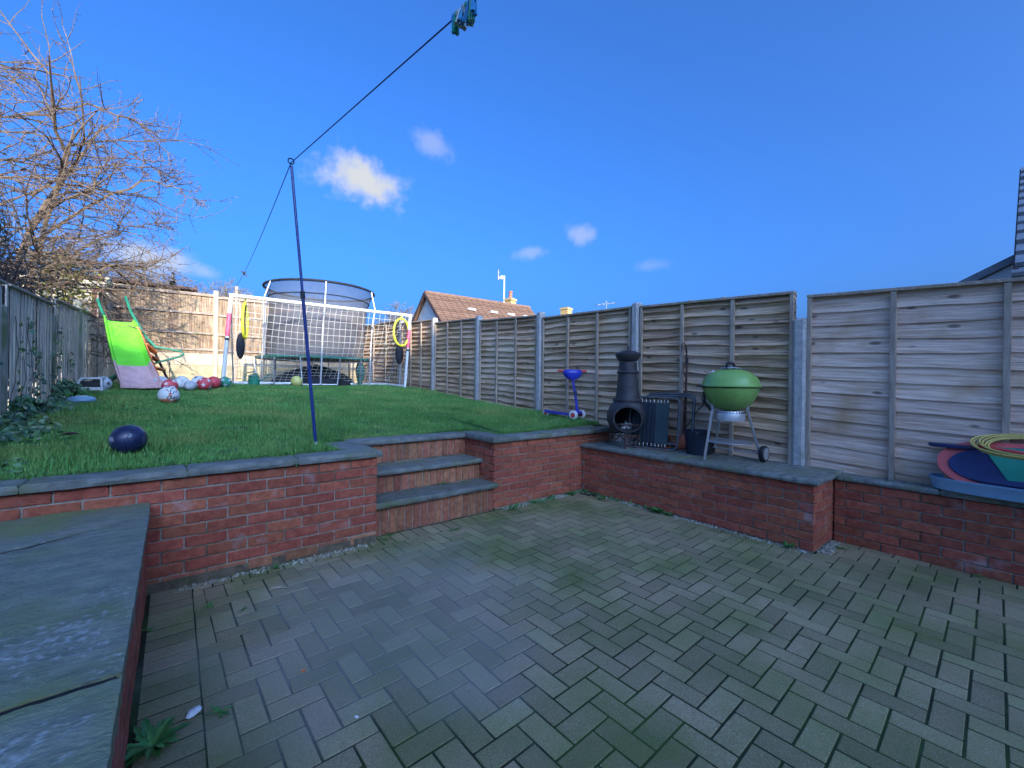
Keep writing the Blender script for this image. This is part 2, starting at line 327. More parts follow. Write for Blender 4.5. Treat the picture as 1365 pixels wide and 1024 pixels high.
def thing(name, label, cat, loc=(0, 0, 0), rz=0, group=None):
    o = bpy.data.objects.new(name, None); COL.objects.link(o); o.location = loc; o.rotation_euler = (0, 0, rz); o.empty_display_size = .1
    return tag(o, label, cat, group)
def structure(o, label=None):
    o['kind'] = 'structure'
    if label: o['label'] = label
    return o
def bigmesh(name, V, F, material, parent=None):
    """V (n,3) float array, F (m,3) int array"""
    me = bpy.data.meshes.new(name); V = np.asarray(V, np.float32); F = np.asarray(F, np.int32)
    me.vertices.add(len(V)); me.vertices.foreach_set('co', V.ravel())
    me.loops.add(F.size); me.loops.foreach_set('vertex_index', F.ravel())
    me.polygons.add(len(F)); me.polygons.foreach_set('loop_start', np.arange(0, F.size, F.shape[1], dtype=np.int32))
    me.polygons.foreach_set('loop_total', np.full(len(F), F.shape[1], np.int32))
    me.update(calc_edges=True); me.validate(); me.materials.append(material)
    return link(name, me, parent)
def rrect(w, h, r, n=5):
    """rounded rectangle outline in the XZ plane, centred"""
    pts = []
    for cx, cz, a0 in ((w / 2 - r, h / 2 - r, 0), (-w / 2 + r, h / 2 - r, 90), (-w / 2 + r, -h / 2 + r, 180), (w / 2 - r, -h / 2 + r, 270)):
        for i in range(n + 1):
            a = R(a0 + 90 * i / n); pts.append((cx + r * math.cos(a), 0, cz + r * math.sin(a)))
    return pts
def lawn_z(x, y):
    y = np.asarray(y, float); x = np.asarray(x, float)
    z = .742 + .0725 * (np.clip(y, 3.3, 9.6) - 3.5)
    k = np.clip((y - 4.14) / .9, 0, 1); k = np.where((x > .98) & (x < 2.86), k, 1.0); z = .730 + (z - .730) * k
    return z + .010 * np.sin(x * 2.1 + y * 1.3) * np.clip((y - 4.2), 0, 1) + .03 * np.exp(-((x - 4.3) ** 2 + (y - 4.1) ** 2) / .5)
def lz(x, y): return float(lawn_z(x, y))

# ------------------------------------------------------------------ ground, patio, lawn
structure(MB().add([(-500, -500, -.09), (500, -500, -.09), (500, 500, -.09), (-500, 500, -.09)], [(0, 1, 2, 3)]).build('ground', M['soil']))
patio = structure(MB().box((2.0, -1.8, -.0325), (5.0, 10.6, .06)).build('patio', M['joint']))

# herringbone block paving
UN = .1015; PO = np.array([0, 0.])
pa = R(-88.28); PU = np.array([math.cos(pa), math.sin(pa)]); PV = np.array([-math.sin(pa), math.cos(pa)])
_c, _s = math.cos(-YAW), math.sin(-YAW)
PO = np.array([_c * -.0884 - _s * 1.8858, _s * -.0884 + _c * 1.8858])
Y0 = -2.3
REG = [(.10, 3.785, Y0, 3.20), (3.785, 4.275, Y0, .935)]
def clip_poly(poly, x0, x1, y0, y1):
    for ax, val, sg in ((0, x0, 1), (0, x1, -1), (1, y0, 1), (1, y1, -1)):
        o = []
        for i in range(len(poly)):
            a, b = poly[i], poly[(i + 1) % len(poly)]
            da, db = sg * (a[ax] - val), sg * (b[ax] - val)
            if da >= 0: o.append(a)
            if da * db < 0:
                t = da / (da - db); o.append(a + (b - a) * t)
        poly = o
        if len(poly) < 3: return []
    return poly
def area(p): return abs(sum(p[i][0] * p[i - 1][1] - p[i - 1][0] * p[i][1] for i in range(len(p)))) / 2
G = .0044
pav = []      # (kind, cx, cy, rot, poly)
def inside(p):
    return any(r[0] <= p[0] <= r[1] and r[2] <= p[1] <= r[3] for r in REG)
for i in range(-30, 40):
    for n in range(-60, 70):
        for (u0, v0, du, dv) in ((2 * i - n, 2 * i + n, 1, 2), (2 * i - n, 2 * i + n + 2, 2, 1)):
            cs = [PO + UN * (PU * (u0 + a * du) + PV * (v0 + b * dv)) for a, b in ((0, 0), (1, 0), (1, 1), (0, 1))]
            ce = sum(cs) / 4
            if not (-.3 < ce[0] < 4.6 and Y0 - .3 < ce[1] < 3.5): continue
            ins = [inside(c) for c in cs]
            if all(ins): pav.append(('full', ce[0], ce[1], pa + (math.pi / 2 if dv == 2 else 0), None))
            elif any(ins) or inside(ce):
                for r in REG:
                    pl = clip_poly(cs, r[0], r[1], r[2], r[3])
                    if len(pl) >= 3 and area(pl) > .0012:
                        c2 = sum(pl) / len(pl); pl = [c2 + (q - c2) * (1 - G / max(.03, np.linalg.norm(q - c2))) for q in pl]
                        pav.append(('cut', c2[0], c2[1], 0, [q - c2 for q in pl]))
y = Y0                                                                   # header border against the bench, soldier borders at the walls
while y < 3.36: pav.append(('full', -.001, y, 0, None)); y += UN
x = .15
while x < 3.75: pav.append(('full', x, 3.205 + .1015, math.pi / 2, None)); x += UN
y = 1.0
while y < 3.2: pav.append(('full', 3.835, y, math.pi / 2, None)); y += .203
y = Y0
while y < .95: pav.append(('full', 4.325, y, math.pi / 2, None)); y += .203
x = 3.835
while x < 4.3: pav.append(('full', x, .985, 0, None)); x += .203
pmesh = []
for k in range(4):
    b = MB().box((0, 0, -.025), (2 * UN - 2 * G, UN - 2 * G, .05)); me = b.mesh('paver', M['paver'], bevel=.0025); pmesh.append(me)
def paver_rank(p):
    v = Vector((p[1], p[2], -EYE)); f = v.dot(cf)
    if f < .3: return -1
    px, py = v.dot(cr) / f * 556.86, v.dot(cu) / f * 556.86
    if abs(px) > 700 or abs(py) > 530: return -1
    if p[1] < .02 and p[2] < 1: return -1
    return (1 if p[0] == 'full' else .6) / f ** 2
order = sorted(range(len(pav)), key=lambda i: -paver_rank(pav[i]))
restb = MB()
for q, i in enumerate(order):
    kind, cx, cy, ro, pl = pav[i]
    dz = random.uniform(-.0006, .0018); tl = (random.gauss(0, .004), random.gauss(0, .004), ro + random.gauss(0, .006))
    if q < 300 and paver_rank(pav[i]) > 0:
        if kind == 'full': link('paver', random.choice(pmesh), patio, (cx, cy, dz), tl)
        else:
            n = len(pl); b = MB().add([(a[0], a[1], 0) for a in pl] + [(a[0], a[1], -.05) for a in pl], [tuple(range(n)), tuple(range(2 * n - 1, n - 1, -1))] + [(k, (k + 1) % n, (k + 1) % n + n, k + n) for k in range(n)])
            o = b.build('paver', M['paver'], patio); o.location = (cx, cy, dz)
    else:
        if kind == 'full':
            me = pmesh[0]; mt = Matrix.Translation((cx, cy, dz)) @ Euler(tl).to_matrix().to_4x4()
            restb.add([mt @ v.co for v in me.vertices], [tuple(p.vertices) for p in me.polygons])
        else:
            n = len(pl); restb.add([(cx + a[0], cy + a[1], dz) for a in pl] + [(cx + a[0], cy + a[1], -.05) for a in pl], [tuple(range(n)), tuple(range(2 * n - 1, n - 1, -1))] + [(k, (k + 1) % n, (k + 1) % n + n, k + n) for k in range(n)])
M['paver_rest'] = mat('concrete_paver_rest', (.21, .160, .082), (.46, .37, .21), 150, .8, bump=.6, bscale=260, rand=.17, hue=.014, c3=(.17, .185, .06), s3=1.7, t3=(.40, .66), spec=.35, sand_glare=(.31, .30, .255), lo=.30, hi=.72, island=True, world_co=True)
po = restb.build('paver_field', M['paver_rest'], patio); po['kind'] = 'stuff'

# lawn: sloping soil body
def lawn_body():
    b = MB()
    for (x0, x1, y0, y1) in ((-1.3, 1.06, 3.46, 13.0), (1.06, 2.77, 4.12, 13.0), (2.77, 4.62, 3.62, 13.0)):
        nx, ny = max(2, int((x1 - x0) / .2)), int((y1 - y0) / .2); o = len(b.v)
        for j in range(ny + 1):
            for i in range(nx + 1):
                X = x0 + (x1 - x0) * i / nx; Y = y0 + (y1 - y0) * j / ny; b.v.append((X, Y, lz(X, Y) - .012))
        for j in range(ny):
            for i in range(nx):
                a = o + j * (nx + 1) + i; b.f.append((a, a + 1, a + nx + 2, a + nx + 1))
    return b
structure(lawn_body().build('lawn', M['turf']))
def scatter(x0, x1, y0, y1, dens):
    n = int((x1 - x0) * (y1 - y0) * dens); return np.stack([rng.uniform(x0, x1, n), rng.uniform(y0, y1, n)], 1)
def blades(xy, h0, h1, w, lean=.5):
    n = len(xy); z = lawn_z(xy[:, 0], xy[:, 1]) - .014
    patch = .75 + .35 * np.sin(xy[:, 0] * 3.1 + 1.7 * np.sin(xy[:, 1] * 2.3)) * np.sin(xy[:, 1] * 2.7 + xy[:, 0])
    h = rng.uniform(h0, h1, n) * patch; a = rng.uniform(0, 2 * np.pi, n); ww = w * rng.uniform(.6, 1.2, n)
    d = np.stack([np.cos(a), np.sin(a)], 1); s_ = np.stack([-np.sin(a), np.cos(a)], 1); ln = rng.uniform(.1, 1, n) * lean * h
    base = np.column_stack([xy, z])
    def at(fr, side, k): return np.column_stack([xy + d * (ln * fr ** 2)[:, None] + s_ * (ww * side * k)[:, None], z + h * fr])
    f = np.ones(n)
    V = np.stack([at(0 * f, -1, 1), at(0 * f, 1, 1), at(.55 * f, -1, .75), at(.55 * f, 1, .75), at(f, 0, 0)], 1).reshape(-1, 3)
    o = np.arange(n)[:, None] * 5
    F = np.concatenate([o + np.array([[0, 1, 3]]), o + np.array([[0, 3, 2]]), o + np.array([[2, 3, 4]])], 0)
    return V, F
parts = []
for reg, dens, h0, h1, w in (((-1.1, 1.06, 3.50, 4.5), 14000, .02, .075, .0027), ((2.80, 4.50, 3.66, 4.6), 12000, .02, .07, .0027), ((1.06, 2.80, 4.16, 4.8), 12000, .02, .07, .0027),
                             ((-1.1, 1.06, 4.5, 6.4), 9000, .02, .068, .0031), ((1.06, 2.8, 4.8, 6.4), 9000, .02, .068, .0031), ((2.8, 4.5, 4.6, 6.4), 9000, .02, .068, .0031), ((-1.1, 4.5, 6.4, 9.7), 5000, .025, .068, .004), ((-1.1, 4.5, 9.7, 12.7), 900, .03, .06, .004),
                             ((-1.1, 4.5, 3.7, 6.5), 260, .07, .11, .003)):
    xy = scatter(*reg, dens)
    k = ~((xy[:, 1] < 4.16) & (xy[:, 0] > 1.03) & (xy[:, 0] < 2.80))
    k &= ~((xy[:, 1] < 3.66) & (xy[:, 0] > 2.7))
    k &= ((xy[:, 0] - .95) ** 2 / .09 + (xy[:, 1] - 4.05) ** 2 / .03 > 1) | (rng.uniform(0, 1, len(xy)) < .25)
    tuft = np.sin(xy[:, 0] * 9.1 + 2 * np.sin(xy[:, 1] * 5.3)) * np.sin(xy[:, 1] * 8.3 + 1.5 * np.sin(xy[:, 0] * 6.1)); k &= rng.uniform(-1, .6, len(xy)) < tuft + .35
    k &= (((xy[:, 0] - .42) / .22) ** 2 + ((xy[:, 1] - 4.75) / .10) ** 2 > 1) | (rng.uniform(0, 1, len(xy)) < .3)
    parts.append(blades(xy[k], h0, h1, w))
# fringe spilling over the coping edge
for x0, x1, yy in ((-1.1, 1.06, 3.49), (1.06, 2.77, 4.16), (2.8, 4.4, 3.655)):
    xy = np.stack([rng.uniform(x0, x1, 2600), yy + np.abs(rng.normal(0, .018, 2600)) - .012], 1); parts.append(blades(xy, .025, .06, .0024, 1.2))
off = 0; VV = []; FF = []
for v, f in parts: VV.append(v); FF.append(f + off); off += len(v)
go = bigmesh('grass', np.concatenate(VV), np.concatenate(FF), M['grass'])
tag(go, 'short green grass covering the sloping lawn', 'grass'); go['kind'] = 'stuff'

# ------------------------------------------------------------------ brick walls
BR = {}
def brick_mesh(L, key='brick'):
    k = (round(L, 3), key)
    if k not in BR:
        BR[k] = [MB().box((0, 0, 0), (L, .05, .0655)).mesh('brick', M[key], bevel=.004) for _ in range(2)]
    return random.choice(BR[k])
def brick_run(parent, a, b, rows, ztop, phase, face, key='brick', pitch=.0754):
    """bricks along the segment a->b (xy); face = outward normal; ztop = top of the first course; phase = position of a joint of course 1 from a"""
    a = Vector((*a, 0)); b = Vector((*b, 0)); L = (b - a).length; d = (b - a) / L; ang = math.atan2(d.y, d.x); fn = Vector((*face, 0))
    for r in range(rows):
        z = ztop - pitch * (r + .5); t = (phase + (.1125 if r % 2 else 0)) % .225 - .225
        while t < L:
            s0, s1 = max(t, -.005), min(t + .225, L + .005)
            if s1 - s0 > .04:
                ln = s1 - s0 - .010
                ln = round(ln / .004) * .004
                c = a + d * ((s0 + s1) / 2) - fn * (.025 - random.uniform(-.0015, .0025))
                link('brick', brick_mesh(ln, key), parent, (c.x, c.y, z + random.gauss(0, .0008)), (0, random.gauss(0, .004), ang + random.gauss(0, .004)))
            t += .225
def slab_mesh(poly, z0, z1, material, jit=.006, chamf=.008, sub=3):
    """stone slab with a rough edge from an xy polygon"""
    pts = []
    for i in range(len(poly)):
        a, b = Vector((*poly[i], 0)), Vector((*poly[(i + 1) % len(poly)], 0)); n = max(1, int((b - a).length / .06))
        for k in range(n):
            p = a.lerp(b, k / n)
            if k: p += Vector((random.gauss(0, jit * .5), random.gauss(0, jit * .5), 0))
            pts.append(p)
    c = sum(pts, Vector()) / len(pts); n = len(pts); b = MB()
    rings = [(0, z0, 0), (1, z0 + (z1 - z0) * .45, -jit), (0, z1 - chamf * .8, 0), (2, z1, chamf)]
    for kind, z, ins in rings:
        for p in pts:
            d = (p - c); q = p - d.normalized() * (ins + (random.uniform(-jit, jit) * .6 if kind == 1 else 0))
            b.v.append((q.x, q.y, z + (random.gauss(0, .0015) if kind else 0)))
    for r in range(3):
        for k in range(n): b.f.append((r * n + k, r * n + (k + 1) % n, (r + 1) * n + (k + 1) % n, (r + 1) * n + k))
    b.v.append((c.x, c.y, z1)); t = len(b.v) - 1
    for k in range(n): b.f.append((3 * n + k, 3 * n + (k + 1) % n, t))
    b.f.append(tuple(range(n))[::-1])
    return b
def coping(parent, polys, z0, z1, name='coping_stone'):
    for p in polys: slab_mesh(p, z0 + random.uniform(0, .004), z1 + random.uniform(-.004, .004), None).build(name, M['slate'], parent)
def rect(x0, x1, y0, y1): return [(x0, y0), (x1, y0), (x1, y1), (x0, y1)]

# wall left of the steps
YL = 3.31
w1 = thing('retaining_wall', 'red brick retaining wall with slate coping left of the garden steps', 'wall', (0, 0, 0))
MB().box((.06, YL + .065, .33), (2.44, .114, .70)).build('mortar_core', M['mortar'], w1)
MB().box((.06, YL + .058, .02), (2.44, .11, .08)).build('footing', M['foot_mortar'], w1)
MB().box((1.225, YL + .41, .33), (.114, .60, .69)).build('return_core', M['mortar'], w1)
brick_run(w1, (-1.17, YL), (1.286, YL), 8, .6887, -.504 + 1.17, (0, -1))
brick_run(w1, (-1.17, YL + .003), (1.286, YL + .003), 1, .6887 - 8 * .0754, -.504 + 1.17, (0, -1), 'brick_brown')
brick_run(w1, (1.286, YL + .01), (1.286, YL + .70), 8, .6887, .0, (1, 0))
xs = [-1.2, -.62, .115, .40 + .32, 1.315]
xs = [-1.2, -.62, .07, .70, 1.315]
coping(w1, [rect(xs[i] + .004, xs[i + 1] - .004, YL - .035, YL + .20) for i in range(4)], .690, .738)
coping(w1, [rect(1.03, 1.315, YL + .206, YL + .72)], .690, .738)

# wall right of the steps
YR, XS = 3.43, 2.55
w2 = thing('retaining_wall', 'tall red brick corner wall with slate coping between steps and low ledge', 'wall')
MB().box(((XS + 3.95) / 2 + .02, YR + .066, .33), (3.95 - XS - .02, .114, .70)).build('mortar_core', M['mortar'], w2)
MB().box((XS + .066, YR + .42, .33), (.114, .64, .70)).build('return_core', M['mortar'], w2)
MB().box((4.24, YR + .066, .36), (.62, .114, .66)).build('end_core', M['mortar'], w2)
brick_run(w2, (XS, YR), (4.50, YR), 9, .6887, .0, (0, -1))
brick_run(w2, (XS, YR + .62), (XS, YR + .012), 8, .6887, .11, (-1, 0))
coping(w2, [rect(XS - .035, XS + .20, YR - .035, YR + .60)], .690, .742)
xs = [XS + .205, 3.23, 3.82, 4.47]
coping(w2, [rect(xs[i] + .003, xs[i + 1] - .003, YR - .035, YR + .205) for i in range(3)], .690, .740)

# low ledge wall and its lower continuation
XM, XR = 3.89, 4.38
w3 = thing('ledge_wall', 'low red brick ledge wall with broad slate coping under the barbecue', 'wall')
MB().box((XM + .066, 2.235, .25), (.114, 2.37, .55)).build('mortar_core', M['mortar'], w3)
MB().box((XM + .36, 1.105, .25), (.48, .114, .55)).build('return_core', M['mortar'], w3)
MB().box((XM + .36, 2.30, .44), (.48, 2.2, .08)).build('bed', M['mortar'], w3)
brick_run(w3, (XM, 3.428), (XM, 1.04), 7, .5315, 3.428 - 3.396, (-1, 0), pitch=.075)
brick_run(w3, (XM + .012, 1.04), (XR + .05, 1.04), 7, .5315, .09, (0, -1), pitch=.075)
ys = [1.005, 1.56, 2.16, 2.83, 3.425]
coping(w3, [[(XM - .035, ys[i] + .004), (4.56, ys[i] + .004), (4.56, ys[i + 1] - .004), (XM - .035, ys[i + 1] - .004)] for i in range(4)], .532, .578)
w4 = thing('ledge_wall', 'lower red brick wall with narrow mossy coping under the coloured boards', 'wall')
MB().box((XR + .066, -.62, .24), (.114, 3.3, .54)).build('mortar_core', M['mortar'], w4)
brick_run(w4, (XR, 1.03), (XR, -1.2), 7, .5145, 1.03 - .954, (-1, 0), pitch=.075)
coping(w4, [rect(XR - .02, XR + .16, 0.405, 1.0), rect(XR - .02, XR + .16, -.2, .395), rect(XR - .02, XR + .16, -.9, -.21)], .516, .556)

# garden steps
st = thing('garden_steps', 'three garden steps with soldier brick risers and slate treads', 'steps')
SX0, SX1 = 1.288, 2.548
RIS = [(3.42, .0, .235), (3.675, .285, .455), (3.965, .505, .69)]
for (yy, z0, z1) in RIS:
    MB().box(((SX0 + SX1) / 2, yy + .066, (z0 + z1) / 2 - .01), (SX1 - SX0, .114, z1 - z0 + .02)).build('riser_core', M['mortar'], st)
    nb = 17; wd = (SX1 - SX0) / nb; me = None
    for k in range(nb):
        if me is None: me = MB().box((0, 0, 0), (wd - .009, .05, z1 - z0 - .006)).mesh('riser_brick', M['brick_brown'], bevel=.004)
        link('riser_brick', me, st, (SX0 + wd * (k + .5), yy + .025 + random.uniform(-.003, .003), (z0 + z1) / 2), (random.gauss(0, .006), random.gauss(0, .012), random.gauss(0, .01)))
MB().box(((SX0 + SX1) / 2, 3.62, .12), (SX1 - SX0, .3, .2)).build('step_bed', M['mortar'], st)
MB().box(((SX0 + SX1) / 2, 3.9, .25), (SX1 - SX0, .3, .42)).build('step_bed', M['mortar'], st)
for (y0, y1, z0, z1, xm, xe) in ((3.375, 3.672, .238, .285, 2.02, SX1 + .02), (3.625, 3.962, .457, .503, 1.86, SX1 - .002), (3.925, 4.155, .692, .738, 1.76, SX1 - .002)):
    for a, b in ((SX0 + .003, xm - .003), (xm + .003, xe)):
        slab_mesh(rect(a, b, y0, y1), z0, z1 + random.uniform(-.003, .003), None).build('tread', M['slate'], st)

# raised stone bench in the left foreground
bn = thing('stone_bench', 'raised stone slab ledge with brick side in the left foreground', 'bench')
MB().box((-.69, .8, .16), (1.02, 5.0, .40)).build('mortar_core', M['soil'], bn)
brick_run(bn, (-.118, 3.30), (-.118, .3), 7, .505, .12, (1, 0), pitch=.072)
def bench_slab(poly, sd):
    """riven slab: corners a,b (near edge, left to right), c,d (far edge, right to left)"""
    A, B, C_, D = [Vector((*p, 0)) for p in poly]; nx, ny = 44, max(14, int((D - A).length / .03)); b = MB(); rr_ = random.Random(sd)
    ej = [noise.noise(Vector((j * .8, sd * 3.1, 0))) * .003 for j in range(ny + 1)]; fj = [noise.noise(Vector((i * .3, sd * 5.7, 2))) * .007 for i in range(nx + 1)]
    for j in range(ny + 1):
        for i in range(nx + 1):
            u = (i / nx) ** .8; v = j / ny; p = A.lerp(B, u).lerp(D.lerp(C_, u), v)
            if i == nx: p.x += ej[j]
            if j in (0, ny): p.y += fj[i] * (1 if j else -1)
            q = Vector((p.x * 1.6 + p.y * .5, p.y * 5.5 - p.x * 1.9, sd)); h = 1 - abs(noise.noise(q)) * 2.2
            st_ = noise.noise(Vector((p.x * 1.1, p.y * 2.6 - p.x * .8, sd + 9)))
            z = .560 + .0045 * h * (1 if st_ > -.1 else .25) + .006 * (1 if st_ > .12 else 0) * min(1, (st_ - .12) * 9 if st_ > .12 else 0) + .0015 * noise.noise(p * 22)
            e = min(i, nx - i, j, ny - j)
            if i == 0: e = 2
            z += .004 * (sd - 2)
            if e == 0: z -= rr_.random() * .003
            b.v.append((p.x, p.y, z))
    W_ = nx + 1
    for j in range(ny):
        for i in range(nx): b.f.append((j * W_ + i, j * W_ + i + 1, (j + 1) * W_ + i + 1, (j + 1) * W_ + i))
    edge = [i for i in range(W_)] + [j * W_ + nx for j in range(1, ny + 1)] + [ny * W_ + i for i in range(nx - 1, -1, -1)] + [j * W_ for j in range(ny - 1, 0, -1)]
    o = len(b.v)
    for k in edge: x_, y_, z_ = b.v[k]; b.v.append((x_ + rr_.uniform(-.003, .001), y_, .507))
    n = len(edge)
    for k in range(n): b.f.append((edge[k], o + k, o + (k + 1) % n, edge[(k + 1) % n]))
    return b.build('slab', M['slab'], bn, True)
bench_slab([(-1.14, 2.400), (-.098, 2.988), (-.106, 3.303), (-1.14, 3.303)], 1)
bench_slab([(-1.14, 1.438), (-.094, 1.428), (-.098, 2.972), (-1.14, 2.268)], 2)
bench_slab([(-1.14, .45), (-.09, .45), (-.093, 1.398), (-1.14, 1.395)], 3)
bench_slab([(-1.14, -.6), (-.09, -.6), (-.09, .435), (-1.14, .435)], 4)

MB().add([(-1.13, 2.24, .550), (-.11, 2.95, .550), (-.11, 3.0, .550), (-1.13, 2.43, .550)], [(0, 1, 2, 3)]).build('joint_shadow_sheet', M['joint_dark'], bn)  # flat dark sheets stand in for shadow deep in the slab gaps
MB().add([(-1.13, 1.37, .553), (-.105, 1.37, .553), (-.105, 1.45, .553), (-1.13, 1.45, .553)], [(0, 1, 2, 3)]).build('joint_shadow_sheet', M['joint_dark'], bn)
# gravel strips at the foot of the walls
def stones(n, segs, spread, s0, s1):
    b = MB()
    for _ in range(n):
        (x0, y0, x1, y1) = random.choice(segs); t = random.random() ** .9
        x = x0 + (x1 - x0) * t + random.gauss(0, spread); y = y0 + (y1 - y0) * t + random.gauss(0, spread); s = random.uniform(s0, s1)
        e = Euler((random.random() * 6, random.random() * 6, random.random() * 6)).to_matrix()
        vs = [Vector(v) * s for v in ((1, 0, 0), (-1, 0, 0), (0, .7, 0), (0, -.7, 0), (0, 0, .5), (0, 0, -.5))]
        b.add([e @ v + Vector((x, y, s * .35)) for v in vs], [(0, 2, 4), (2, 1, 4), (1, 3, 4), (3, 0, 4), (2, 0, 5), (1, 2, 5), (3, 1, 5), (0, 3, 5)])
    return b
g = stones(1900, [(0, 3.275, 1.25, 3.275), (2.62, 3.38, 3.85, 3.38), (2.62, 3.37, 3.85, 3.38), (3.845, 3.35, 3.855, 2.4), (3.85, 2.5, 3.855, 1.05), (3.95, 1.0, 4.3, 1.0)], .02, .005, .014).build('gravel', M['gravel'])
tag(g, 'pale gravel along the foot of the brick walls', 'gravel'); g['kind'] = 'stuff'
# ------------------------------------------------------------------ fences
def fence_root(name, label, loc, rz): return thing(name, label, 'fence', loc, rz)
def waney(L, h, style, seed):
    """one horizontal board, local x = length, y = outwards, origin at its lower left back corner"""
    rr = random.Random(seed); n = 18; b = MB()
    ph = [rr.uniform(0, 6) for _ in range(6)]
    def wob(t, k): return .010 * math.sin(t * 5 + ph[k]) + .006 * math.sin(t * 13 + ph[k + 1]) + .003 * math.sin(t * 31 + ph[k + 2])
    for i in range(n + 1):
        t = i / n; x = L * t
        if style == 'lap':
            zb = -.012 + wob(t, 0) * .6; pr = [(0, h + .012), (.006, h + .012), (.026, zb), (.014, zb)]
        else:
            zm = h * .46 + wob(t, 0); pr = [(0, h), (.004, h), (.036 + .004 * math.sin(t * 7 + ph[3]), zm), (.010, zm - .014), (.004, 0)]
        for (yy, zz) in pr: b.v.append((x, yy, zz))
    m_ = len(pr)
    for i in range(n):
        for k in range(m_ - 1):
            a = i * m_ + k; b.f.append((a, a + 1, a + m_ + 1, a + m_))
    b.f.append(tuple(range(m_))); b.f.append(tuple(range(n * m_, n * m_ + m_))[::-1])
    return b
def slope_obj(o, x0, z0, x1, z1): return math.atan2(z1 - z0, x1 - x0)
def lap_panel(root, x0, x1, zb, zt0, zt1, style, courses, wood, seeds):
    L = x1 - x0; sl = (zt1 - zt0) / L; hgt = zt0 - zb; ch = (hgt - .028) / courses
    fr = MB(); out = .045
    xsb = [x0 + .02, x0 + L / 3, x0 + 2 * L / 3, x1 - .02]
    for k, xb in enumerate(xsb):
        zt = zt0 + sl * (xb - x0) - .032; w = .032 if k in (0, 3) else .036
        fr.beam((xb, out, zb + sl * (xb - x0) * .5 - .02), (xb, out, zt), w, .03, (0, 1, 0))
    fr.beam((x0, .024, zt0 - .014), (x1, .024, zt1 - .014), .075, .026)
    p = fr.build('panel', M['batten'], root, bevel=.002)
    for c in range(courses):
        sd = random.choice(seeds); key = ('w', sd, style, round(L, 2), round(ch, 3), wood)
        if key not in BR: BR[key] = waney(L, ch, style, sd).mesh('board', M[wood])
        link('board', BR[key], p, (x0, 0, zb + ch * c), (random.gauss(0, .01), -math.atan(sl), 0))
    return p
def upright_panel(root, x0, x1, zb, zt0, zt1, wood, bw=.112, rails=(), cap=True, th=.016, out=.0):
    L = x1 - x0; sl = (zt1 - zt0) / L; fr = MB()
    fr.beam((x0, -.02, (zb + zt0) / 2 + .3), (x1, -.02, (zb + zt1) / 2 + .3), .03, .05)
    for f_ in rails: fr.beam((x0, out + .04, zb + (zt0 - zb) * f_), (x1, out + .04, zb + (zt1 - zb) * f_), .045, .05)
    if cap: fr.beam((x0, .012, zt0 + .008), (x1, .012, zt1 + .008), .07, .022)
    p = fr.build('panel', M['batten'], root, bevel=.002)
    n = max(1, round(L / bw)); w = L / n
    for i in range(n):
        zt = zt0 + sl * (i + .5) * w; h = round((zt - zb) / .01) * .01; key = ('u', round(w, 3), h, wood)
        if key not in BR:
            BR[key] = MB().add([(-w * .53, .0, 0), (w * .5, .010, 0), (w * .5, .022, 0), (-w * .53, .008, 0), (-w * .53, .0, h), (w * .5, .010, h), (w * .5, .022, h), (-w * .53, .008, h)],
                               [(0, 1, 2, 3), (4, 7, 6, 5), (0, 4, 5, 1), (1, 5, 6, 2), (2, 6, 7, 3), (3, 7, 4, 0)]).mesh('board', M[wood])
        link('board', BR[key], p, (x0 + w * (i + .5), random.uniform(-.002, .004), zb + random.uniform(-.004, .004)), (0, random.gauss(0, .003), random.gauss(0, .02)))
    return p
def conc_post(root, x, y, z0, z1, w=.10, d=.10, material='concrete'):
    b = MB(); c = .022
    for z in (z0, z1 - .02): b.v += [(x - w / 2, y + d / 2 - c, z), (x - w / 2 + c, y + d / 2, z), (x + w / 2 - c, y + d / 2, z), (x + w / 2, y + d / 2 - c, z), (x + w / 2, y - d / 2, z), (x - w / 2, y - d / 2, z)]
    b.v += [(x - w / 2 + .02, y + d / 2 - c - .01, z1), (x + w / 2 - .02, y + d / 2 - c - .01, z1), (x + w / 2 - .02, y - d / 2 + .02, z1), (x - w / 2 + .02, y - d / 2 + .02, z1)]
    b.f = [(k, (k + 1) % 6, (k + 1) % 6 + 6, k + 6) for k in range(6)] + [(5, 4, 3, 2, 1, 0), (6, 7, 12), (7, 8, 13, 12), (8, 9, 13), (9, 10, 14, 13), (10, 11, 15, 14), (11, 6, 12, 15), (12, 13, 14, 15)]
    return b.build('post', M[material], root)

FX = 4.56
fr_ = fence_root('fence', 'long waney board fence with concrete posts along the right side', (FX, 0, 0), R(90))
lap_panel(fr_, -2.25, -.52, .45, 2.03, 2.05, 'lap', 13, 'wood_grey', (11, 12, 13, 14, 15))
lap_panel(fr_, -.50, 1.285, .45, 2.04, 2.143, 'lap', 13, 'wood_grey', (11, 12, 13, 14, 15))
ys = [(1.385, 3.055, .50, 2.199, 2.286), (3.18, 4.835, .70, 2.300, 2.348), (4.955, 6.575, .78, 2.400, 2.492), (6.69, 8.33, .92, 2.552, 2.634), (8.46, 10.1, 1.05, 2.72, 2.80), (10.22, 12.9, 1.12, 2.90, 3.0)]
for i, (a, b, zb, z0, z1) in enumerate(ys):
    lap_panel(fr_, a, b, zb, z0, z1, 'bulge', 16, 'wood_brown', (21, 22, 23, 24, 25, 26))
for x, z0, z1 in ((-.51, .3, 2.08), (1.335, .3, 1.937), (3.117, .4, 2.335), (4.895, .5, 2.442), (6.632, .7, 2.586), (8.395, .8, 2.747), (10.16, .9, 2.93)):
    conc_post(fr_, x, .028, z0, z1, .105, .11)
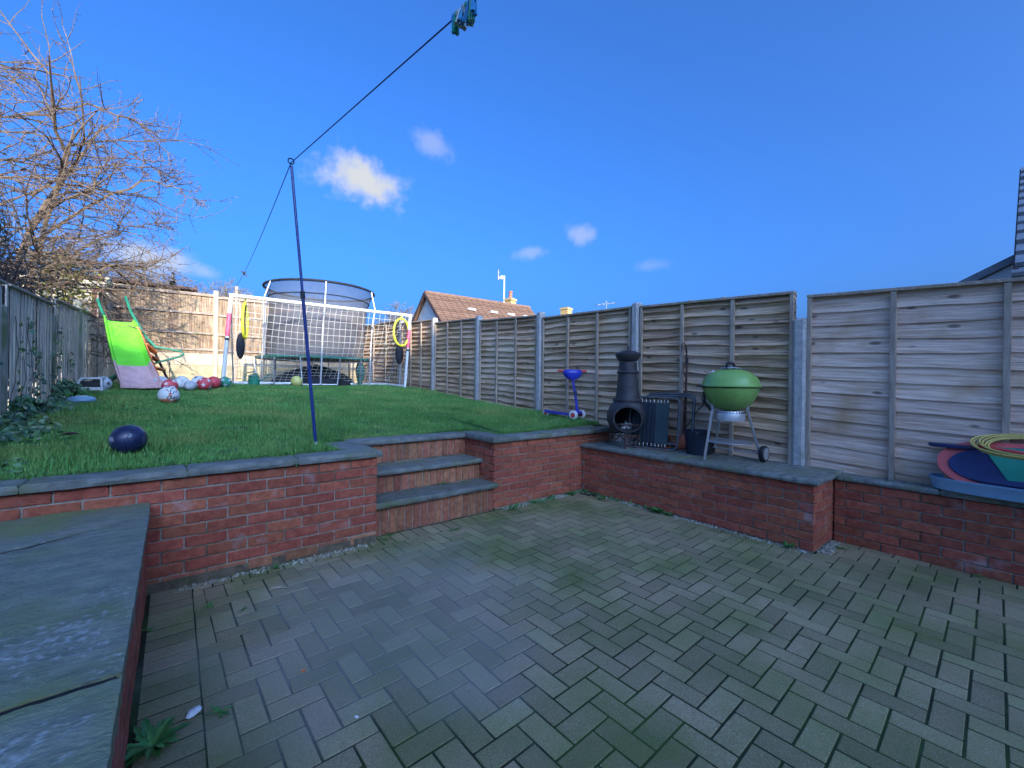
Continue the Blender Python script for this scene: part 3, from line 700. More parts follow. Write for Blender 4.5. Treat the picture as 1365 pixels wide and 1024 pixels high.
for x, z in ((.395, 2.082), (2.42, 2.262), (4.1, 2.338), (2.05, 2.243)):
    MB().lathe([(.001, .004), (.02, .004), (.022, 0), (.001, 0)], 10, (x, .02, z), Matrix.Rotation(0, 3, 'X')).build('nail_plate', M['white'], fr_)

M['old_post'] = mat('mossy_post', (.22, .21, .15), (.36, .34, .26), 9, .9, stretch=(4, 4, .6), bump=.4, c3=(.16, .19, .09), s3=3)
fl_ = fence_root('fence', 'pale upright board fence with ivy along the left side', (-1.15, 0, 0), R(-90))
for a, b, zb, z0, z1 in ((-5.47, -3.5, .62, 2.085, 2.02), (-7.34, -5.56, .78, 2.165, 2.09), (-9.13, -7.44, .92, 2.325, 2.24), (-10.98, -9.30, 1.05, 2.42, 2.36)):
    upright_panel(fl_, a, b, zb, z0, z1, 'wood_pale', .12)
upright_panel(fl_, -12.95, -11.08, 1.1, 3.06, 2.92, 'wood_pale', .12)
for x, z0, z1 in ((-5.515, .5, 1.92), (-7.39, .6, 2.06), (-9.215, .7, 2.50), (-11.03, .8, 2.45)): conc_post(fl_, x, -.012, z0, z1, .085, .09, 'old_post')

fb_ = fence_root('fence', 'sunlit upright board fence with rails and gravel boards at the back', (0, 13.0, 0), R(180))
for a, b in ((-.76, 1.11), (-2.62, -.86), (-4.5, -2.72)):
    upright_panel(fb_, a, b, 1.95, 3.455, 3.425, 'wood_back', .098, (.06, .33, .66, .965), cap=False)
    MB().box(((a + b) / 2, .0, 1.80), (b - a, .045, .29)).build('gravel_board', M['cream'], fb_, bevel=.004)
    MB().box(((a + b) / 2, .0, 1.49), (b - a, .045, .32)).build('gravel_board', M['concrete_yellow'], fb_, bevel=.004)
    MB().box(((a + b) / 2, .0, 1.22), (b - a, .045, .20)).build('gravel_board', M['concrete_yellow'], fb_, bevel=.004)
for x in (1.165, -.81, -2.67, -4.55): conc_post(fb_, x, .02, .9, 3.55, .11, .11, 'cream')

# ------------------------------------------------------------------ things on the ledge
# kettle barbecue
bq = thing('kettle_barbecue', 'green kettle barbecue with silver legs and wheels on the brick ledge', 'barbecue', (4.20, 1.82, .578), 0)
RB = .252; zc = .72
bowl = [(.001, zc - .235), (.065, zc - .233), (.13, zc - .213), (.188, zc - .165), (.230, zc - .09), (.249, zc - .03), (RB, zc)]
MB().lathe(bowl, 40).build('bowl', M['enamel'], bq, True)
lid = [(RB + .012, zc - .012), (RB + .013, zc + .002), (RB + .004, zc + .012), (.246, zc + .048), (.216, zc + .098), (.17, zc + .133), (.11, zc + .156), (.046, zc + .167), (.001, zc + .169)]
ld = MB().lathe(lid, 40).build('lid', M['enamel'], bq, True)
hb = MB().tube([(-.085, 0, zc + .165), (-.08, 0, zc + .20), (-.05, 0, zc + .222), (.05, 0, zc + .222), (.08, 0, zc + .20), (.085, 0, zc + .165)], .013, 8)
hb.build('lid_handle', M['black'], ld, True)
MB().lathe([(.001, zc + .19), (.09, zc + .178), (.10, zc + .170)], 20).build('heat_shield', M['alu'], ld, True)
MB().lathe([(.001, .012), (.028, .010), (.030, 0)], 14, (-.10, .13, zc + .128), Euler((R(-38), R(-25), 0)).to_matrix()).build('vent_damper', M['alu'], ld)
MB().lathe([(RB + .004, zc - .004), (RB + .016, zc - .008), (RB + .004, zc - .018)], 40).build('rim', M['iron'], bq, True)
MB().lathe([(.001, .385), (.128, .385), (.13, .40), (.13, .475), (.127, .48), (.001, .48)], 32).build('ash_catcher', M['alu'], bq, True)
ac = MB()
for k in range(30):
    t = 2 * math.pi * k / 30; ac.box((.131 * math.cos(t), .131 * math.sin(t), .468), (.010, .010, .012), Matrix.Rotation(t, 3, 'Z'))
ac.build('vent_slot', M['black'], bq)
feet = []
for k, (fx_, fy_) in enumerate(((-.165, .165), (.205, -.19), (.22, .25))):
    a = math.atan2(fy_, fx_); top = Vector((.16 * math.cos(a), .16 * math.sin(a), .50)); bot = Vector((fx_, fy_, .0 if k == 0 else .075)); feet.append(bot)
    MB().tube([top, bot], .0125, 10).build('leg', M['chrome'], bq, True)
    MB().tube([top + Vector((0, 0, -.01)), top + Vector((.02 * math.cos(a), .02 * math.sin(a), .13))], .017, 8).build('leg_socket', M['alu'], bq, True)
ax = (feet[2] - feet[1]).normalized()
MB().tube([feet[1] - ax * .05, feet[2] + ax * .05], .006, 6).build('axle', M['alu'], bq)
for s_, p in ((-1, feet[1]), (1, feet[2])):
    rot = ax.to_track_quat('Z', 'Y').to_matrix(); c = p + ax * s_ * .04
    wh = MB().lathe([(.001, -.022), (.07, -.022), (.078, -.014), (.078, .014), (.07, .022), (.001, .022)], 24, c, rot).build('wheel', M['black'], bq, True)
    MB().lathe([(.001, .025 * s_), (.052, .0245 * s_), (.058, .0225 * s_)], 24, c, rot).build('hubcap', M['alu'], wh, True)
rk = MB()
ring = [Vector((.20 * math.cos(2 * math.pi * k / 28), .20 * math.sin(2 * math.pi * k / 28), .18)) for k in range(28)]
rk.tube(ring, .004, 5, closed=True)
for k in range(-3, 4):
    xx = k * .05; yy = math.sqrt(.04 - xx * xx); rk.tube([(xx, -yy, .18), (xx, yy, .18)], .003, 5)
rk.build('bottom_rack', M['steel'], bq)
MB().tube([(-.13, .15, zc - .07), (-.155, .18, zc - .06), (-.15, .175, zc - .16), (-.115, .13, zc - .24)], .013, 8).build('bowl_handle', M['black'], bq, True)
MB().box((-.17, .205, zc - .004), (.05, .16, .016), Matrix.Rotation(R(-48), 3, 'Z')).build('side_handle', M['black'], bq, bevel=.004)

# chiminea
ch = thing('chiminea', 'black cast iron chiminea with open mouth and scrolled legs on ledge', 'chiminea', (4.20, 3.00, .578), 0)
ch.scale = (1.16, 1.16, 1.075)
prof = [(.001, .14), (.09, .145), (.165, .185), (.205, .27), (.205, .36), (.17, .445), (.135, .485), (.125, .505), (.108, .62), (.092, .86), (.090, .92)]
inner = [(.078, .92), (.080, .86), (.094, .62), (.11, .505), (.12, .475), (.155, .435), (.188, .355), (.188, .275), (.15, .20), (.085, .162), (.001, .158)]
body = MB().lathe(prof + inner, 36)
bo = body.build('body', M['iron'], ch, True)
md = Vector((-.80, -.60, -.05)).normalized(); mrot = md.to_track_quat('Z', 'Y').to_matrix(); mc = Vector((0, 0, .315))
cut = MB().lathe([(.001, .05), (.126, .05), (.126, .32), (.001, .32)], 28, mc, mrot)
cme = cut.mesh('cutter', M['iron'])
def boolean_cut(o, cme):
    c = bpy.data.objects.new('cutter', cme); COL.objects.link(c); c.parent = o.parent
    bpy.context.view_layer.update()
    md_ = o.modifiers.new('b', 'BOOLEAN'); md_.operation = 'DIFFERENCE'; md_.object = c; md_.solver = 'EXACT'
    dg = bpy.context.evaluated_depsgraph_get(); me = bpy.data.meshes.new_from_object(o.evaluated_get(dg))
    o.modifiers.clear(); old = o.data; o.data = me; COL.objects.unlink(c); bpy.data.objects.remove(c)
boolean_cut(bo, cme)
mo = MB()
mo.lathe([(.125, .125), (.142, .13), (.147, .205), (.142, .226), (.128, .226), (.125, .205)], 32, mc, mrot, closed=True)
mo.build('mouth_ring', M['iron'], ch, True)
MB().lathe([(.09, .485), (.145, .485), (.150, .50), (.145, .515), (.10, .52)], 32).build('collar', M['iron'], ch, True)
MB().lathe([(.088, .79), (.108, .795), (.112, .81), (.104, .825), (.088, .828)], 32).build('band', M['iron'], ch, True)
MB().lathe([(.085, .93), (.098, .94), (.125, .985), (.128, 1.01), (.12, 1.02), (.075, 1.04), (.03, 1.05), (.001, 1.052)], 32).build('rain_cap', M['iron'], ch, True)
MB().tube([(0, 0, 1.05), (0, 0, 1.10)], .008, 6).build('cap_finial', M['iron'], ch)
for k in range(3):
    a = R(212 + 120 * k); d = Vector((math.cos(a), math.sin(a), 0)); p = [d * .10 + Vector((0, 0, .20)), d * .17 + Vector((0, 0, .14)), d * .20 + Vector((0, 0, .07)), d * .245 + Vector((0, 0, .012)), d * .275 + Vector((0, 0, .006)), d * .285 + Vector((0, 0, .03)), d * .262 + Vector((0, 0, .042))]
    MB().tube(p, [.012, .012, .011, .010, .009, .007, .006], 7).build('leg', M['rust'], ch, True)
sc = MB(); sc.tube([(.17 * math.cos(2 * math.pi * k / 24), .17 * math.sin(2 * math.pi * k / 24), .125) for k in range(24)], .009, 6, closed=True)
for k in range(15):
    a = 2 * math.pi * k / 15; c = Vector((.178 * math.cos(a), .178 * math.sin(a), .085)); t = Vector((-math.sin(a), math.cos(a), 0))
    sc.tube([c + t * (.032 * math.cos(2 * math.pi * j / 8)) + Vector((0, 0, .032 * math.sin(2 * math.pi * j / 8))) for j in range(8)], .006, 5, closed=True)
sc.build('scroll_band', M['rust'], ch)
MB().tube([mc + mrot @ Vector((-.13, -.06, .20)), mc + mrot @ Vector((.13, -.06, .20))], .006, 6).build('fire_bar', M['rust'], ch)
lg = thing('firewood', 'pale ash and charred sticks inside the chiminea mouth', 'firewood', (4.20, 3.00, .578))
for k in range(6):
    a = random.uniform(0, 3); c = Vector((-.05 + random.uniform(-.05, .03), -.04 + random.uniform(-.03, .05), .20 + .014 * k)); d = Vector((math.cos(a), math.sin(a), random.uniform(-.1, .3))) * .07
    MB().tube([c - d, c, c + d], [.012, .016, .010], 6).build('stick', M['ash'], lg)

# folded garden chairs leaning behind the chiminea
def folded_chair(label, y, x, tilt, w, h, slats, rz):
    t = thing('folding_chair', label, 'chair', (x, y, .586), rz, 'folded chairs on the ledge')
    Rt = Matrix.Rotation(tilt, 3, 'X')
    def T(p, dy=0): q = Rt @ (Vector(p) + Vector((0, dy, h / 2))); return q
    MB().tube([T(p) for p in rrect(w, h, .07)], .0105, 7, closed=True).build('front_frame', M['dark_steel'], t, True)
    MB().tube([T(p, .05) for p in rrect(w * .93, h * 1.04, .07)], .0105, 7, closed=True).build('rear_frame', M['black'], t, True)
    MB().tube([T((-w * .48, .025, -h * .38)), T((w * .48, .025, -h * .38))], .008, 6).build('stretcher', M['dark_steel'], t)
    if slats:
        x0 = -w * .44
        for k, sw in enumerate((.045, .045, .045, .045, .045, .045, .15)):
            b = MB()
            b.box((0, 0, 0), (sw - .005, .010, h * .80)); b.v = [tuple(T(Vector(v) + Vector((x0 + sw / 2, -.002, 0)))) for v in b.v]
            b.build('sling_strip', M['strip'] if k < 6 else M['sling'], t)
            for q in range(max(1, int(sw / .036))):
                for sgn in (-1, 1):
                    MB().tube([T((x0 + .018 + q * .036, -.006, sgn * h * .40)), T((x0 + .018 + q * .036, -.006, sgn * h * .455))], .0045, 5).build('lacing', M['white'], t)
            x0 += sw
    return t
M['dark_steel'] = mat('dull_steel_tube', (.10, .11, .12), (.16, .17, .18), 14, .45, metal=.4)
M['sling'] = mat('teal_sling', (.03, .055, .06), (.04, .07, .075), 30, .7)
M['strip'] = mat('dark_sling', (.014, .022, .032), (.022, .032, .042), 30, .6)
M['bucket'] = mat('dark_bucket', (.012, .02, .035), (.02, .03, .05), 8, .5)
folded_chair('folded chair with dark blue sling and white lacing beside the chiminea', 2.66, 4.18, R(-9), .56, .58, True, R(-78))
folded_chair('empty grey tubular chair frame leaning behind the dark sling chair', 2.56, 4.27, R(-10), .58, .60, False, R(-80))
folded_chair('rearmost black folded chair frame against the waney fence', 2.58, 4.35, R(-8), .58, .62, False, R(-86))

bk = thing('bucket', 'dark blue plastic bucket between folded chairs and barbecue', 'bucket', (4.30, 2.19, .578))
MB().lathe([(.001, .0), (.105, .0), (.108, .006), (.128, .235), (.136, .237), (.136, .25), (.126, .25), (.102, .02), (.001, .015)], 28).build('tub', M['bucket'], bk, True)
MB().tube([(.131 * math.cos(t), .131 * math.sin(t) * .5 - .07, .24 - .06 * math.sin(t)) for t in [math.pi * k / 12 for k in range(13)]], .004, 5).build('handle', M['steel'], bk)
for label, x, y, rx, s in (('terracotta pot leaning between chair frames and the bucket', 4.37, 2.40, 60, 1.0), ('terracotta pot lying on its side behind the sling chair', 4.33, 2.62, 85, .9)):
    t = thing('plant_pot', label, 'plant pot', (x, y, .66), 0, 'terracotta pots on the ledge')
    rot = Euler((R(rx), R(15), 0)).to_matrix()
    pt = MB().lathe([(.001, -.07), (.055, -.07), (.08, .05), (.09, .05), (.09, .085), (.078, .085), (.05, -.06), (.001, -.06)], 22, (0, 0, 0), rot)
    pt.v = [(a * s, b * s, c * s) for a, b, c in pt.v]; pt.build('pot', M['terracotta'], t, True)
    MB().lathe([(.001, .06), (.076, .062)], 18, (0, 0, 0), rot).build('compost', M['soil'], t)
dl = MB()
for k in range(110):
    x, y = random.uniform(4.12, 4.34), random.uniform(2.45, 3.0); a = random.uniform(0, 6); s = random.uniform(.008, .02); z = .583 + random.random() * .006
    dl.add([(x - s * math.cos(a), y - s * math.sin(a), z), (x + s * .5 * math.sin(a), y - s * .5 * math.cos(a), z + .006), (x + s * math.cos(a), y + s * math.sin(a), z), (x - s * .5 * math.sin(a), y + s * .5 * math.cos(a), z + .004)], [(0, 1, 2, 3)])
o = dl.build('fallen_leaves', M['terracotta']); tag(o, 'orange fallen leaves under the chiminea and folded chairs', 'leaves'); o['kind'] = 'stuff'
for i, (label, dx, h, lean) in enumerate((('dark garden cane with hooked top leaning on the fence', 0, 1.17, .03), ('second thin metal rod leaning beside the hooked cane', .045, 1.13, -.02), ('thick dark stake against the fence batten behind the bucket', .022, 1.05, .0))):
    y = 2.40 + dx; t = thing('garden_cane', label, 'cane', (4.46, y, .578), 0, 'rods leaning on the right fence')
    r_ = (.006, .005, .012)[i]
    MB().tube([(-.02, 0, 0), (.02, lean * .5, h * .5), (.03, lean, h)] + ([(.02, lean + .02, h + .03), (.02, lean + .05, h + .02), (.02, lean + .055, h - .02)] if i < 2 else []), r_, 6).build('shaft', M['rust'], t)
    MB().tube([(.03, lean, h - .08), (.03, lean, h - .02)], r_ * 1.6, 6).build('binding', M['black'], t)
br_ = thing('dried_vine', 'dry bare vine stem climbing the fence behind the barbecue', 'vine', (4.45, 2.15, .578))
vp = [(0, .25, .25), (.0, .14, .42), (.01, .06, .52), (.01, .08, .60), (.0, .0, .66), (.02, -.05, .78), (.0, .05, .88)]
MB().tube(vp, [.006, .006, .007, .006, .005, .004, .003], 5).build('stem', M['twig_dark'], br_)
for k in range(9):
    a = Vector(vp[random.randint(1, 5)]); MB().tube([a, a + Vector((0, random.uniform(-.12, .1), random.uniform(.0, .12))), a + Vector((-.02, random.uniform(-.2, .15), random.uniform(.02, .2)))], [.004, .003, .0015], 4).build('twig', M['twig_dark'], br_)

# scooter
sx, sy = 4.33, 3.97
sco = thing('kick_scooter', 'blue and red three wheeled child scooter by the fence on the lawn', 'scooter', (sx, sy, lz(sx, sy) + .01), R(-74))
# local +x = forward
MB().tube([(-.47, 0, .085), (-.30, 0, .060), (-.02, 0, .058), (.05, 0, .10)], .012, 6).build('frame_rail', M['blue_pl'], sco)
dk = MB(); N = 14
for i in range(N + 1):
    t = i / N; x = -.46 + .46 * t; w = .055 * (1 - .35 * (2 * t - 1) ** 4); z = .075 + .03 * (1 - t) ** 3
    dk.v += [(x, -w, z), (x, w, z), (x, w, z - .022), (x, -w, z - .022)]
for i in range(N):
    for k in range(4): dk.f.append((4 * i + k, 4 * i + (k + 1) % 4, 4 * i + 4 + (k + 1) % 4, 4 * i + 4 + k))
dk.f += [(3, 2, 1, 0), (4 * N, 4 * N + 1, 4 * N + 2, 4 * N + 3)]
dk.build('deck', M['blue_pl'], sco, True)
MB().box((.03, 0, .085), (.11, .20, .05)).build('front_axle_housing', M['blue_pl'], sco, bevel=.012)
rx = Matrix.Rotation(R(90), 3, 'X')
for x, y, r_ in ((.05, .12, .062), (.05, -.12, .062), (-.45, 0, .05)):
    wh = MB().lathe([(.001, -.02), (r_ * .8, -.02), (r_, -.012), (r_, .012), (r_ * .8, .02), (.001, .02)], 20, (x, y, r_), rx).build('wheel', M['white'], sco, True)
    MB().lathe([(.001, -.0225), (r_ * .55, -.0215), (r_ * .55, .0215), (.001, .0225)], 16, (x, y, r_), rx).build('hub', M['red_pl'], wh)
MB().tube([(.05, 0, .09), (.03, 0, .25), (.0, 0, .40), (-.03, 0, .56)], [.024, .018, .017, .016], 8).build('steering_column', M['blue_pl'], sco, True)
MB().tube([(.02, 0, .33), (.01, 0, .39)], .024, 8).build('clamp', M['navy'], sco)
hz_ = Matrix.Rotation(R(-48), 3, 'Z')
def HT(b): b.v = [tuple(hz_ @ Vector((v[0] + .03, v[1], v[2])) + Vector((-.03, 0, 0))) for v in b.v]; return b
hd = MB()
for z, w, d in ((.545, .05, .035), (.58, .105, .05), (.63, .14, .06), (.665, .135, .055), (.685, .10, .04)):
    for k in range(16):
        t = 2 * math.pi * k / 16; hd.v.append((-.03 + d * math.cos(t), w * math.sin(t), z))
for i in range(4):
    for k in range(16): hd.f.append((i * 16 + k, i * 16 + (k + 1) % 16, (i + 1) * 16 + (k + 1) % 16, (i + 1) * 16 + k))
hd.f += [tuple(range(16))[::-1], tuple(range(64, 80))]
HT(hd).build('steering_shield', M['blue_pl'], sco, True)
HT(MB().box((-.086, 0, .645), (.02, .10, .04), Matrix.Rotation(R(-12), 3, 'Y'))).build('shield_panel', M['red_pl'], sco, bevel=.006)
for s_ in (-1, 1):
    HT(MB().tube([(-.045, s_ * .11, .662), (-.055, s_ * .20, .668)], .018, 8)).build('grip', M['red_pl'], sco, True)
HT(MB().tube([(-.05, -.11, .66), (-.05, .11, .66)], .012, 8)).build('handlebar', M['navy'], sco)

# coloured boards, paddle and cable on the lower wall
tr = thing('sand_tray', 'pale blue oval plastic tray resting on the lower wall', 'tray', (4.44, -.14, .557), 0)
def oval(a, b, n=48, p=2.5):
    o_ = []
    for k in range(n):
        t = 2 * math.pi * k / n; c, s_ = math.cos(t), math.sin(t); o_.append((a * math.copysign(abs(c) ** (2 / p), c), b * math.copysign(abs(s_) ** (2 / p), s_)))
    return o_
b = MB(); rings = [(.80, .0), (.94, .012), (1.0, .075), (1.035, .085), (1.035, .098), (.99, .098), (.95, .05), (.0, .05)]
for s_, z in rings:
    for (a_, c_) in oval(.185, .60): b.v.append((a_ * s_, c_ * (1 - (1 - s_) * .4) if s_ > .01 else 0, z))
for i in range(len(rings) - 1):
    for k in range(48): b.f.append((i * 48 + k, i * 48 + (k + 1) % 48, (i + 1) * 48 + (k + 1) % 48, (i + 1) * 48 + k))
b.f.append(tuple(range(48))[::-1])
b.build('basin', M['sky_pl'], tr, True)
bd = thing('body_board', 'coral, navy and green board leaning in the pale blue tray', 'board', (4.275, -.14, .625), 0)
bt = Matrix.Rotation(R(-56), 3, 'Y')
def board_piece(name, fn, z0, z1, material, n=40):
    pts = fn(n); b = MB(); c = sum((Vector((p[0], p[1], 0)) for p in pts), Vector()) / len(pts)
    for sc_, z in ((.97, z0), (1.0, z0 + (z1 - z0) * .5), (.985, z1)):
        for p in pts:
            q = c + (Vector((p[0], p[1], 0)) - c) * sc_; b.v.append(tuple(bt @ Vector((q.x, q.y, z))))
    n_ = len(pts)
    for i in range(2):
        for k in range(n_): b.f.append((i * n_ + k, i * n_ + (k + 1) % n_, (i + 1) * n_ + (k + 1) % n_, (i + 1) * n_ + k))
    b.f.append(tuple(range(n_))[::-1]); b.f.append(tuple(range(2 * n_, 3 * n_)))
    return b.build(name, material, bd, True)
def halfboard(ymax, ymin, w0, w1, nose):
    def fn(n):
        L_ = []
        for k in range(n + 1):
            t = -math.pi / 2 + math.pi * k / n
            yy = ymax - nose + nose * math.cos(t) ** .8 if abs(math.cos(t)) > 1e-6 else ymax - nose
            L_.append((w0 + (w1 - w0) * (.5 + .5 * math.sin(t)), yy))
        return L_ + [(w1, ymin), (w0, ymin)]
    return fn
board_piece('board_core', halfboard(.56, -.55, .0, .37, .30), -.035, .0, M['coral'])
board_piece('navy_shell', halfboard(.50, -.50, .008, .33, .42), -.004, .012, M['navy'])
board_piece('navy_ridge', halfboard(.38, -.50, .03, .075, .45), .010, .022, M['navy'])
board_piece('green_panel', lambda n: [(.32, .35), (.25, .31), (.15, .26), (.06, .215), (.035, .19), (.035, -.48), (.32, -.48)], .013, .019, M['jade'])
pdl = thing('toy_bat', 'purple and red toy bat lying on top of the boards', 'bat', (4.43, .0, .865), R(-4))
b = MB()
for z, s_ in ((0, .9), (.012, 1), (.028, .92)):
    for k in range(20):
        t = 2 * math.pi * k / 20; b.v.append((.05 * s_ * math.cos(t), .35 + .13 * s_ * math.sin(t), z))
for i in range(2):
    for k in range(20): b.f.append((i * 20 + k, i * 20 + (k + 1) % 20, (i + 1) * 20 + (k + 1) % 20, (i + 1) * 20 + k))
b.f += [tuple(range(20))[::-1], tuple(range(40, 60))]
b.build('blade', M['navy'], pdl, True)
MB().box((0, .10, .016), (.06, .30, .026), Matrix.Rotation(R(6), 3, 'X')).build('handle', M['red_pl'], pdl, bevel=.008)
MB().box((0, -.18, .05), (.12, .26, .05), Matrix.Rotation(R(-14), 3, 'X')).build('grip_block', M['coral'], pdl, bevel=.015)
hs_ = thing('cable_coil', 'yellow cable coil looped over the coloured boards', 'cable', (4.40, -.16, .88), 0)
for k in range(7):
    ph = random.uniform(-.3, .3); a_, c_ = .10 + .012 * k, .36 + .014 * k
    MB().tube([((a_ + .01 * math.sin(3 * t + ph)) * math.cos(t) - .02, c_ * math.sin(t) - .02 + .01 * math.cos(2 * t + ph), .03 + .008 * (k % 4) + .018 * math.sin(2 * t + ph) + .05 * math.cos(t)) for t in [2 * math.pi * q / 40 for q in range(40)]], .006, 6, closed=True).build('loop', M['hose'], hs_, True)

# ------------------------------------------------------------------ washing line
pb, ptp = Vector((.93, 3.75, lz(.93, 3.75) - .02)), Vector((.717, 3.75, 3.064))
pl_ = thing('line_prop', 'slim dark blue telescopic pole propping up the washing line', 'pole', pb)
def PL(t): return (ptp - pb) * t
MB().tube([PL(0), PL(.55)], .0135, 10).build('lower_tube', M['pole_blue'], pl_, True)
MB().tube([PL(.52), PL(.985)], .0105, 10).build('upper_tube', M['pole_blue'], pl_, True)
MB().tube([PL(.53), PL(.555)], .018, 10).build('clamp', M['black'], pl_, True)
MB().tube([PL(.0), PL(.02)], .015, 10).build('foot_cap', M['white'], pl_, True)
tp = ptp - pb
MB().tube([tp + Vector((.0, 0, -.03)) + Vector((.022 * math.cos(t), 0, .03 + .022 * math.sin(t))) for t in [2 * math.pi * k / 14 for k in range(14)]], .005, 6, closed=True).build('eye_hook', M['black'], pl_, True)
la, lb_ = Vector((1.23, 12.95, 3.72)), Vector((1.14, -2.18, 2.36))
ln = thing('washing_line', 'thin blue washing line running from back fence over the prop', 'line', (0, 0, 0))
def sag(a, b, s_, n=24): return [a.lerp(b, k / n) - Vector((0, 0, s_ * 4 * (k / n) * (1 - k / n))) for k in range(n + 1)]
MB().tube(sag(la, ptp + Vector((0, 0, -.012)), .10), .0035, 5).build('rear_span', M['cord'], ln)
MB().tube(sag(ptp + Vector((0, 0, -.012)), lb_, .0), .0035, 5).build('front_span', M['cord'], ln)
hp = thing('line_post', 'timber post behind the viewer holding the washing line', 'post', (1.14, -2.2, 0)); MB().box((0, -.03, 1.2), (.08, .08, 2.45)).build('post', M['batten'], hp, bevel=.004); MB().box((0, .02, 2.36), (.03, .04, .03)).build('cleat', M['steel'], hp)
lp = thing('line_post', 'cream timber post tying the washing line behind the goal', 'post', (1.235, 12.9, 1.15))
MB().box((0, .02, 1.27), (.07, .07, 2.6)).build('post', M['batten'], lp, bevel=.004); MB().box((0, -.03, 2.5), (.03, .04, .03)).build('cleat', M['steel'], lp)
q = None
for p in sag(la, ptp + Vector((0, 0, -.012)), .10, 200):
    v = p - Vector((0, 0, EYE)); f = v.dot(cf); px = 682.5 + 556.86 * v.dot(cr) / f
    if q is None or abs(px - 325) < abs(q[0] - 325): q = (px, p)
tk = thing('line_tensioner', 'small dark tensioner clip on the washing line above the back fence', 'clip', q[1])
MB().box((0, 0, 0), (.03, .10, .06), Matrix.Rotation(R(20), 3, 'X')).build('body', M['iron'], tk, bevel=.008)
MB().tube([(-.05, -.02, .04), (.0, .0, .0), (.06, .03, -.05)], .009, 5).build('lever', M['rust'], tk); MB().tube([(.05, .0, .05), (-.04, .02, -.07)], .007, 5).build('cord_end', M['iron'], tk)
def line_at(y):
    t = (ptp.y - y) / (ptp.y - lb_.y); return (ptp + Vector((0, 0, -.012))).lerp(lb_, t)
PEG = ['peg_blue', 'peg_green', 'peg_blue', 'peg_green', 'peg_grey', 'peg_blue', 'peg_grey', 'peg_grey', 'peg_green', 'peg_blue']
for k in range(10):
    y = 1.36 + .0145 * k; p = line_at(y); kind = PEG[k]
    t = thing('clothes_peg', {'peg_blue': 'blue', 'peg_green': 'dark green', 'peg_grey': 'pale grey'}[kind] + ' plastic clothes peg in the bunch at the top of the washing line', 'clothes peg', p, R(random.uniform(-25, 25)), 'clothes pegs bunched on the line')
    t.rotation_euler = (R(random.uniform(-22, 22)), R(random.uniform(-24, 24)), R(random.uniform(-30, 30)))
    for s_ in (-1, 1):
        MB().add([(s_ * .001, -.007, .014), (s_ * .008, -.007, .014), (s_ * .008, .007, .014), (s_ * .001, .007, .014), (s_ * .003, -.007, -.062), (s_ * .014, -.007, -.062), (s_ * .014, .007, -.062), (s_ * .003, .007, -.062)],
                 [(0, 1, 2, 3), (7, 6, 5, 4), (0, 4, 5, 1), (1, 5, 6, 2), (2, 6, 7, 3), (3, 7, 4, 0)]).build('jaw', M[kind], t)
    MB().tube([(-.009, 0, -.028), (.009, 0, -.028)], .004, 6).build('spring', M['steel'], t)

# ------------------------------------------------------------------ goal
gl = thing('football_goal', 'white tubular football goal with pink bands on its posts', 'goal', (0, 0, 0))
gz0, gz1 = lz(.69, 9.3), lz(4.21, 9.2)
BL, BR_, TL, TR = Vector((.69, 9.3, gz0)), Vector((4.21, 9.2, gz1)), Vector((.81, 9.3, 2.865)), Vector((4.325, 9.2, 2.865))
bd_ = 1.05
KL, KR = Vector((.95, 9.3 + bd_, 1.20)), Vector((4.20, 9.2 + bd_, 1.20))
rp = .034
for nm, a, b in (('post', BL, TL), ('post', BR_, TR)):
    MB().tube([a, b], rp, 12).build(nm, M['white'], gl, True)
    MB().tube([a.lerp(b, .55), a.lerp(b, .80)], rp + .003, 12).build('pink_band', M['pink'], gl, True)
    MB().tube([a.lerp(b, .505), a.lerp(b, .53)], rp + .003, 12).build('black_mark', M['black'], gl, True)
MB().tube([TL - Vector((rp, 0, 0)), TR + Vector((rp, 0, 0))], rp, 12).build('crossbar', M['white'], gl, True)
for a, b in ((BL, KL), (BR_, KR), (KL, KR)): MB().tube([a + Vector((0, 0, .03)), b + Vector((0, 0, .03))], .03, 10).build('ground_bar', M['white'], gl, True)
MB().tube([KL + Vector((0, 0, .03)), TL], .012, 6).build('brace', M['alu'], gl); MB().tube([KR + Vector((0, 0, .03)), TR], .012, 6).build('brace', M['alu'], gl)
nt_ = MB(); NX, NZ = 30, 16
def netp(u, v):
    a = TL.lerp(TR, u); b = KL.lerp(KR, u) + Vector((0, 0, .06)); p = a.lerp(b, v)
    p.z -= .26 * math.sin(math.pi * v) * (.6 + .4 * math.sin(math.pi * u)); p.y -= .05 * math.sin(math.pi * v)
    p.x += .02 * math.sin(9 * v + 7 * u); return p
for i in range(NX + 1): nt_.tube([netp(i / NX, j / NZ) for j in range(NZ + 1)], .0034, 4, cap=False)
for j in range(NZ + 1): nt_.tube([netp(i / NX, j / NZ) for i in range(NX + 1)], .0034, 4, cap=False)
for T_, B_, K_ in ((TL, BL, KL), (TR, BR_, KR)):
    for k in range(1, 8): nt_.tube([T_.lerp(B_, k / 8), T_.lerp(K_, k / 8)], .003, 4, cap=False)
    for k in range(1, 7): nt_.tube([B_.lerp(K_, k / 7), T_.lerp(K_, k / 7) + Vector((0, 0, 0))], .003, 4, cap=False)
nt_.build('net', M['net'], gl)
